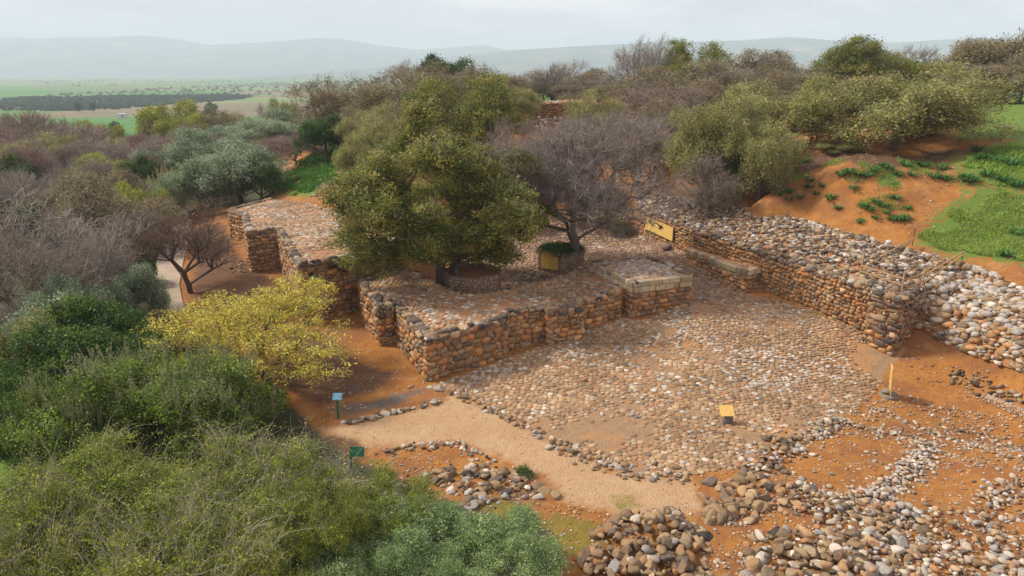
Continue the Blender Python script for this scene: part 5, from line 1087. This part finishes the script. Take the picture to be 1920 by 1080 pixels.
 ('brown_b', 110, 330, 120, 70.0, 'leafless tree deep in the reddish grey thicket on the left'),
 ('purple_b', 420, 255, 70, 110.0, 'leafless tree deep in the reddish grey thicket on the left'),
 ('purple_a', 20, 330, 120, 74.0, 'leafless tree deep in the reddish grey thicket on the left'),
 ('bare_a', 560, 235, 80, 112.0, 'leafless tree deep in the reddish grey thicket on the left'),
 ('brown_a', 780, 160, 110, 96.0, 'brown tree in the group left behind the big planter oak'),
 ('khaki_a', 700, 200, 100, 84.0, 'brown tree in the group left behind the big planter oak'),
 ('brown_a', 860, 135, 100, 120.0, 'brown tree in the group left behind the big planter oak'),
 ('khaki_a', 960, 160, 90, 104.0, 'brown tree in the group left behind the big planter oak'),
 ('brown_a', 760, 200, 110, 76.0, 'brown tree in the group left behind the big planter oak'),
 # plain
 ('dark_a', 143, 160, 14, 640.0, 'left one of two lone trees far out on the plain'),
 ('dark_a', 171, 160, 13, 640.0, 'right one of two lone trees far out on the plain'),
 ('dark_a', 394, 165, 24, 520.0, 'lone dark round tree on the pale part of the plain'),
 ('bare_b', 498, 187, 30, 400.0, 'lone leafless tree in the green field'),
 ('lime', 532, 188, 46, 330.0, 'pale brown green tree at the edge of the green field'),
 ('dark_a', 215, 206, 20, 400.0, 'dark bush in the green field left of the little white building'),
 ('dark_a', 268, 205, 18, 400.0, 'dark bush in the green field right of the little white building'),
]
for p in PLANTS:
    kw = {}; p = list(p)
    if p[1] >= 1200 and 58 < p[4] < 84: p[4] *= .88 if p[4] > 61 else .93
    if 58 < p[4] < 200: p[3] *= 1.06 if p[4] < 82 else 1.18
    if p[0] == 'oak_big': kw = dict(zb=2.1, sink=.3, rot=1.2)
    if p[0] == 'oak_low': kw = dict(zb=2.6)
    if p[0] == 'bare_big': kw = dict(zb=2.3, rot=0.0)
    if p[0] == 'bare_small': kw = dict(rot=.3)
    if p[0] == 'yellow': kw = dict(rot=2.2)
    plant(*p, **kw)
# ivy on the second planter
def clump(name, c, rx, ry, rz, n, cols, size, label, cat, spread=.12, per=14):
    r = np.random.default_rng(int(abs(c[0]*100))); u = unit(r.normal(0, 1, (n, 3))); P = u*np.array([rx, ry, rz])*r.uniform(.5, 1, (n, 1)); P[:, 2] = np.abs(P[:, 2])
    mb = MB(); leaves(mb, P, per, spread, size, cols, r, .6); tubes(mb, np.zeros((12, 3)), P[:12], np.full(12, .02), np.full(12, .01), np.array((.2,.15,.1)), 3, 1)
    o = mb.build(name, [M['leaf'], M['bark']]); o.location = c; tag(o, label, cat); return o
pc = P2.mean(0)
clump('ivy', (pc[0], pc[1]-.4, 2.35), 1.9, 1.7, .5, 420, DKG + [(.06,.11,.03)], .06, 'dark green ivy spilling over the rim of the six sided planter', 'plant')
p = T(1165, 440); clump('evergreen_bush', tuple(p), 1.3, 1.0, 1.5, 260, [(.10,.11,.03),(.16,.15,.04),(.06,.08,.025)], .06, 'small olive green bush low at the right of the bare tree', 'bush')
p = T(982, 892); clump('evergreen_bush', tuple(p), .42, .36, .42, 130, [(.07,.13,.03),(.10,.17,.05)], .03, 'tiny green shrub growing out of the boulder island', 'bush', .05)
# squill clumps on the orange slope: broad strap leaves
r = np.random.default_rng(5); mbs = []
for v in range(3):
    mb = MB(); n = 46; a = r.uniform(0, 6.28, n); el = r.uniform(.35, 1.1, n); l = r.uniform(.22, .42, n); d = np.column_stack([np.cos(a), np.sin(a), np.zeros(n)]); s = np.column_stack([-np.sin(a), np.cos(a), np.zeros(n)])*.03
    b = d*r.uniform(0, .16, (n, 1)); m_ = b + d*(l*.55)[:, None] + np.outer(l*np.sin(el), [0, 0, 1]); e = b + d*(l*1.15)[:, None] + np.outer(l*np.sin(el)*.6, [0, 0, 1])
    V = np.stack([b-s*.6, b+s*.6, m_+s, m_-s, e], 1).reshape(-1, 3); k = np.arange(n)[:, None]*5; c = np.repeat(pal([(.06,.17,.03),(.09,.23,.05),(.05,.13,.035)], n, .15, r), 5, 0)
    mb.add(V, np.concatenate([k+0, k+1, k+2, k+3], 1), c); mb.f.append(np.concatenate([k+3, k+2, k+4], 1)); mb.fm.append((n, 0, True)); mbs.append(mb.mesh('squill', [M['leaf']]))
SQ = [(1508,305,1.3),(1541,350,1),(1517,352,.9),(1555,375,1),(1600,355,.9),(1625,332,1.1),(1640,322,1),(1655,312,.9),(1590,325,1.2),(1610,330,1),(1665,318,1.2),(1700,312,1),(1730,312,1.2),(1765,318,1.3),(1752,334,1.2),(1775,338,1),(1808,336,1.3),(1820,342,1.3),(1840,300,1.4),(1870,305,1.4),(1900,312,1.5),
 (1560,370,.8),(1618,388,.9),(1630,395,.9),(1655,388,.9),(1642,380,.8),(1680,374,1),(1688,414,1),(1696,412,1),(1672,413,.9),(1613,418,.8),(1570,392,.8),(1480,362,1),(1462,366,1),(1440,364,.9),(1518,340,.9),(1576,330,1),(1480,375,.8),(1660,400,.7),(1850,330,1.2),(1880,340,1.3),(1910,350,1.2),(1885,480,1.1),(1905,440,1.1),(1530,365,.8),(1500,372,.8),(1700,392,.7),(1640,410,.7),(1830,285,1.4),(1710,330,.9),(1685,330,.9)]
for i, (px, py, s) in enumerate(SQ):
    p = T(px, py); o = bpy.data.objects.new('squill', mbs[i % 3]); COL.objects.link(o); o.location = p; o.rotation_euler = (0, 0, i*1.3); o.scale = (s*1.25,)*3
    o['category'] = 'plant'; o['group'] = 'green leaf rosettes on the orange slope'; o['label'] = 'green rosette of strap leaves on the ' + ('bare orange soil close behind the long wall' if py > 360 and px < 1720 else 'green edge of the slope at right' if px > 1780 else 'orange slope under the dome shaped oak' if px > 1570 else 'orange soil under the khaki oaks')
# grass
def grass(poly_px, n, hgt, cols, label, thr=.22, wdt=.02, flowers=0, bounds=None):
    poly = TP(poly_px); lo, hi = poly.min(0), poly.max(0); Q = rng.uniform(lo, hi, (n*2, 2)); Q = Q[inpoly(Q, poly)]; Q = Q[(vnoise(Q[:, 0], Q[:, 1], 1.2, 40) > thr + .5*np.clip(1 + sdist(Q, poly)/1.6, 0, 1))][:n]; n = len(Q)
    z = H(Q[:, 0], Q[:, 1]); cl = .5 + vnoise(Q[:, 0], Q[:, 1], .8, 41); l = hgt*rng.uniform(.5, 1.3, n)*cl; d = unit(rng.normal(0, .8, (n, 3)) + [0, 0, 1]); a = rng.uniform(0, 6.28, n); s = np.column_stack([np.cos(a), np.sin(a), 0*a])*(wdt*rng.uniform(.6, 1.4, n))[:, None]
    b = np.column_stack([Q, z - .02]); m_ = b + d*(l*.6)[:, None]; e = m_ + unit(d + rng.normal(0, .5, (n, 3)))*(l*.5)[:, None]; V = np.stack([b-s, b+s, m_+s*.8, m_-s*.8, e], 1).reshape(-1, 3); k = np.arange(n)[:, None]*5
    mb = MB(); mb.add(V, np.concatenate([k, k+1, k+2, k+3], 1), np.repeat(pal(cols, n, .2), 5, 0)); mb.f.append(np.concatenate([k+3, k+2, k+4], 1)); mb.fm.append((n, 0, True))
    if flowers: j = rng.choice(n, flowers); leaves(mb, e[j], 2, .02, .03, [(.62,.52,.03)], rng, 1.5, .9)
    tag(mb.build('grass', M['grass']), label, kind='stuff')
GR = [(0.207, 0.385, 0.05), (0.289, 0.482, 0.062), (0.372, 0.522, 0.1), (0.152, 0.303, 0.044), (0.44, 0.495, 0.163)]
grass([(1722,445),(1765,395),(1850,345),(1990,380),(2050,520),(1900,492),(1800,485),(1735,462)], 60000, .24, GR + [(.38,.33,.16)], 'bright green grass patch on the slope behind the long wall', flowers=900)
grass([(1790,300),(1925,262),(2100,280),(2100,360),(1870,352),(1810,335)], 22000, .3, GR, 'green grass on the upper slope at the right edge', wdt=.03)
grass([(1430,340),(1480,300),(1640,300),(1790,270),(1790,350),(1740,420),(1620,430),(1500,400)], 40000, .16, GR + [(.3,.26,.12)], 'scattered weeds on the orange slope behind the long wall', thr=.60)
grass([(1760,225),(1925,165),(2200,160),(2200,262),(1800,262)], 26000, .5, GR, 'bright grass below the trees at the right skyline', wdt=.06)
grass([(950,208),(980,180),(1230,174),(1230,194),(1000,206)], 24000, 1.2, [(.13,.26,.05),(.20,.32,.08),(.26,.33,.12)], 'bright green strip of tall grass behind the far ruin', wdt=.12)
grass([(505,352),(560,305),(620,262),(690,232),(705,300),(640,338),(585,368),(520,368)], 30000, .45, [(.06,.17,.02),(.10,.24,.03),(.08,.2,.03)], 'lush green plants on the slope left of the big oak', wdt=.06)
grass([(520,330),(560,310),(620,320),(590,350),(560,368),(515,362)], 5000, .4, [(.06,.17,.02),(.10,.24,.03)], 'green weeds on the red slope beyond the stepped tower', wdt=.05)
grass([(700,545),(740,545),(740,556),(705,556)], 200, .12, GR, 'small weed patch on top of the gate tower')
grass([(0,760),(60,800),(60,1080),(-200,1080),(-200,760)], 8000, .25, GR, 'green grass glimpsed at the lower left edge')
# orchard and scrub on the plain: nobody could count it
def mass(pts_px, n, size, cols, label, name, per=26, leaf=.9):
    poly = np.array([W(px, py, -20)[:2] for px, py in pts_px]); lo, hi = poly.min(0), poly.max(0); Q = rng.uniform(lo, hi, (n*3, 2)); Q = Q[inpoly(Q, poly)][:n]; n = len(Q); s = size*rng.uniform(.6, 1.3, n)
    k = per; i = np.repeat(np.arange(n), k); u = unit(rng.normal(0, 1, (len(i), 3))); u[:, 2] = np.abs(u[:, 2]); C = np.column_stack([Q, H(Q[:, 0], Q[:, 1])]); P = C[i] + u*(s[i]*rng.uniform(.6, 1, len(i)))[:, None]*[1, 1, .95]
    mb = MB(); leaves(mb, P, 1, .1, leaf*size/3, cols, rng, .4, .8, .2); tag(mb.build(name, [M['leaf'], M['bark']]), label, kind='stuff')
mass([(0,206),(60,206),(200,206),(320,196),(440,187),(480,181),(420,176),(300,180),(150,184),(0,186)], 1500, 3.2, [(.05,.075,.035),(.07,.09,.045),(.04,.06,.03)], 'dark orchard rows in a band across the plain', 'orchard', 34)
mass([(0,185),(200,172),(420,160),(700,150),(730,165),(500,178),(200,182)], 560, 3.4, [(.10,.11,.06),(.15,.14,.09),(.09,.09,.06)], 'scattered scrub on the pale part of the plain', 'scrub', 30)
mass([(40,156),(300,148),(720,140),(720,146),(300,160),(60,166)], 240, 5.0, [(.08,.10,.06),(.12,.12,.09)], 'distant hazy trees along the plain', 'scrub', 24)
mass([(560,190),(700,168),(760,175),(640,205),(560,215)], 60, 2.6, [(.10,.11,.06),(.15,.14,.09)], 'scrub on the green fields left of the mound', 'scrub', 30)
# little white building in the field, and pale far houses
p = W(230, 222, -20); b = empty('field_shed', (p[0], p[1], Hs(p[0], p[1])), 'little white flat roofed building alone in the green field', 'building')
mb = MB(); boxv(mb, (0, 0, 1.6), (5.2, 4, 3.2), None, (.55,.55,.55)); mb.build('wall', M['paint'], b); mb = MB(); boxv(mb, (0, 0, 3.35), (6, 4.6, .3), None, (.75,.75,.75)); mb.build('roof', M['paint'], b); mb = MB(); boxv(mb, (1.1, -2.02, 1.5), (1.4, .1, 1.6), None, (.10,.11,.13)); mb.build('window', M['paint'], b)
HS = [(1760,100),(1772,99),(1783,98),(1768,103),(1790,102),(1745,101),(60,156),(75,157),(108,153)]
for i, (px, py) in enumerate(HS):
    y = 3400.0 if px > 1000 else 2600.0; z = ztop_at(py, y); x = xat(px, y, z); far = px > 1000; base = z - 18 if far else -20
    o = empty('far_house', (x, y, base), ('pale far house of the hazy town on the right skyline' if far else 'tiny pale house far out on the hazy plain at left'), 'building', 'far pale houses')
    mb = MB(); boxv(mb, (0, 0, 9 if far else 3), (16 + 5*(i % 3), 14, 18 if far else 7), None, (.72,.70,.66)); mb.build('wall', M['paint'], o); mb = MB(); boxv(mb, (0, 0, (18.6 if far else 7) ), (18 + 5*(i % 3), 16, 1.2), None, (.5,.42,.36)); mb.build('roof', M['paint'], o)

# ------------------------------------------------------------------ haze
import bmesh
bm = bmesh.new(); bmesh.ops.create_cube(bm, size=1); me = bpy.data.meshes.new('haze'); bm.to_mesh(me); bm.free()
hz = bpy.data.objects.new('haze', me); COL.objects.link(hz); x0, x1, y0, y1, z0, z1 = -9600, 9600, -400, 13600, -40, 500
hz.location = ((x0+x1)/2, (y0+y1)/2, (z0+z1)/2); hz.scale = (x1-x0, y1-y0, z1-z0); tag(hz, kind='stuff')
m = bpy.data.materials.new('haze'); m.use_nodes = True; t = m.node_tree; t.nodes.clear(); o = t.nodes.new('ShaderNodeOutputMaterial'); v = t.nodes.new('ShaderNodeVolumePrincipled')
v.inputs['Color'].default_value = (.74, .85, 1.0, 1); v.inputs['Density'].default_value = HAZE_DENSITY; v.inputs['Anisotropy'].default_value = .0; t.links.new(v.outputs[0], o.inputs['Volume']); me.materials.append(m)
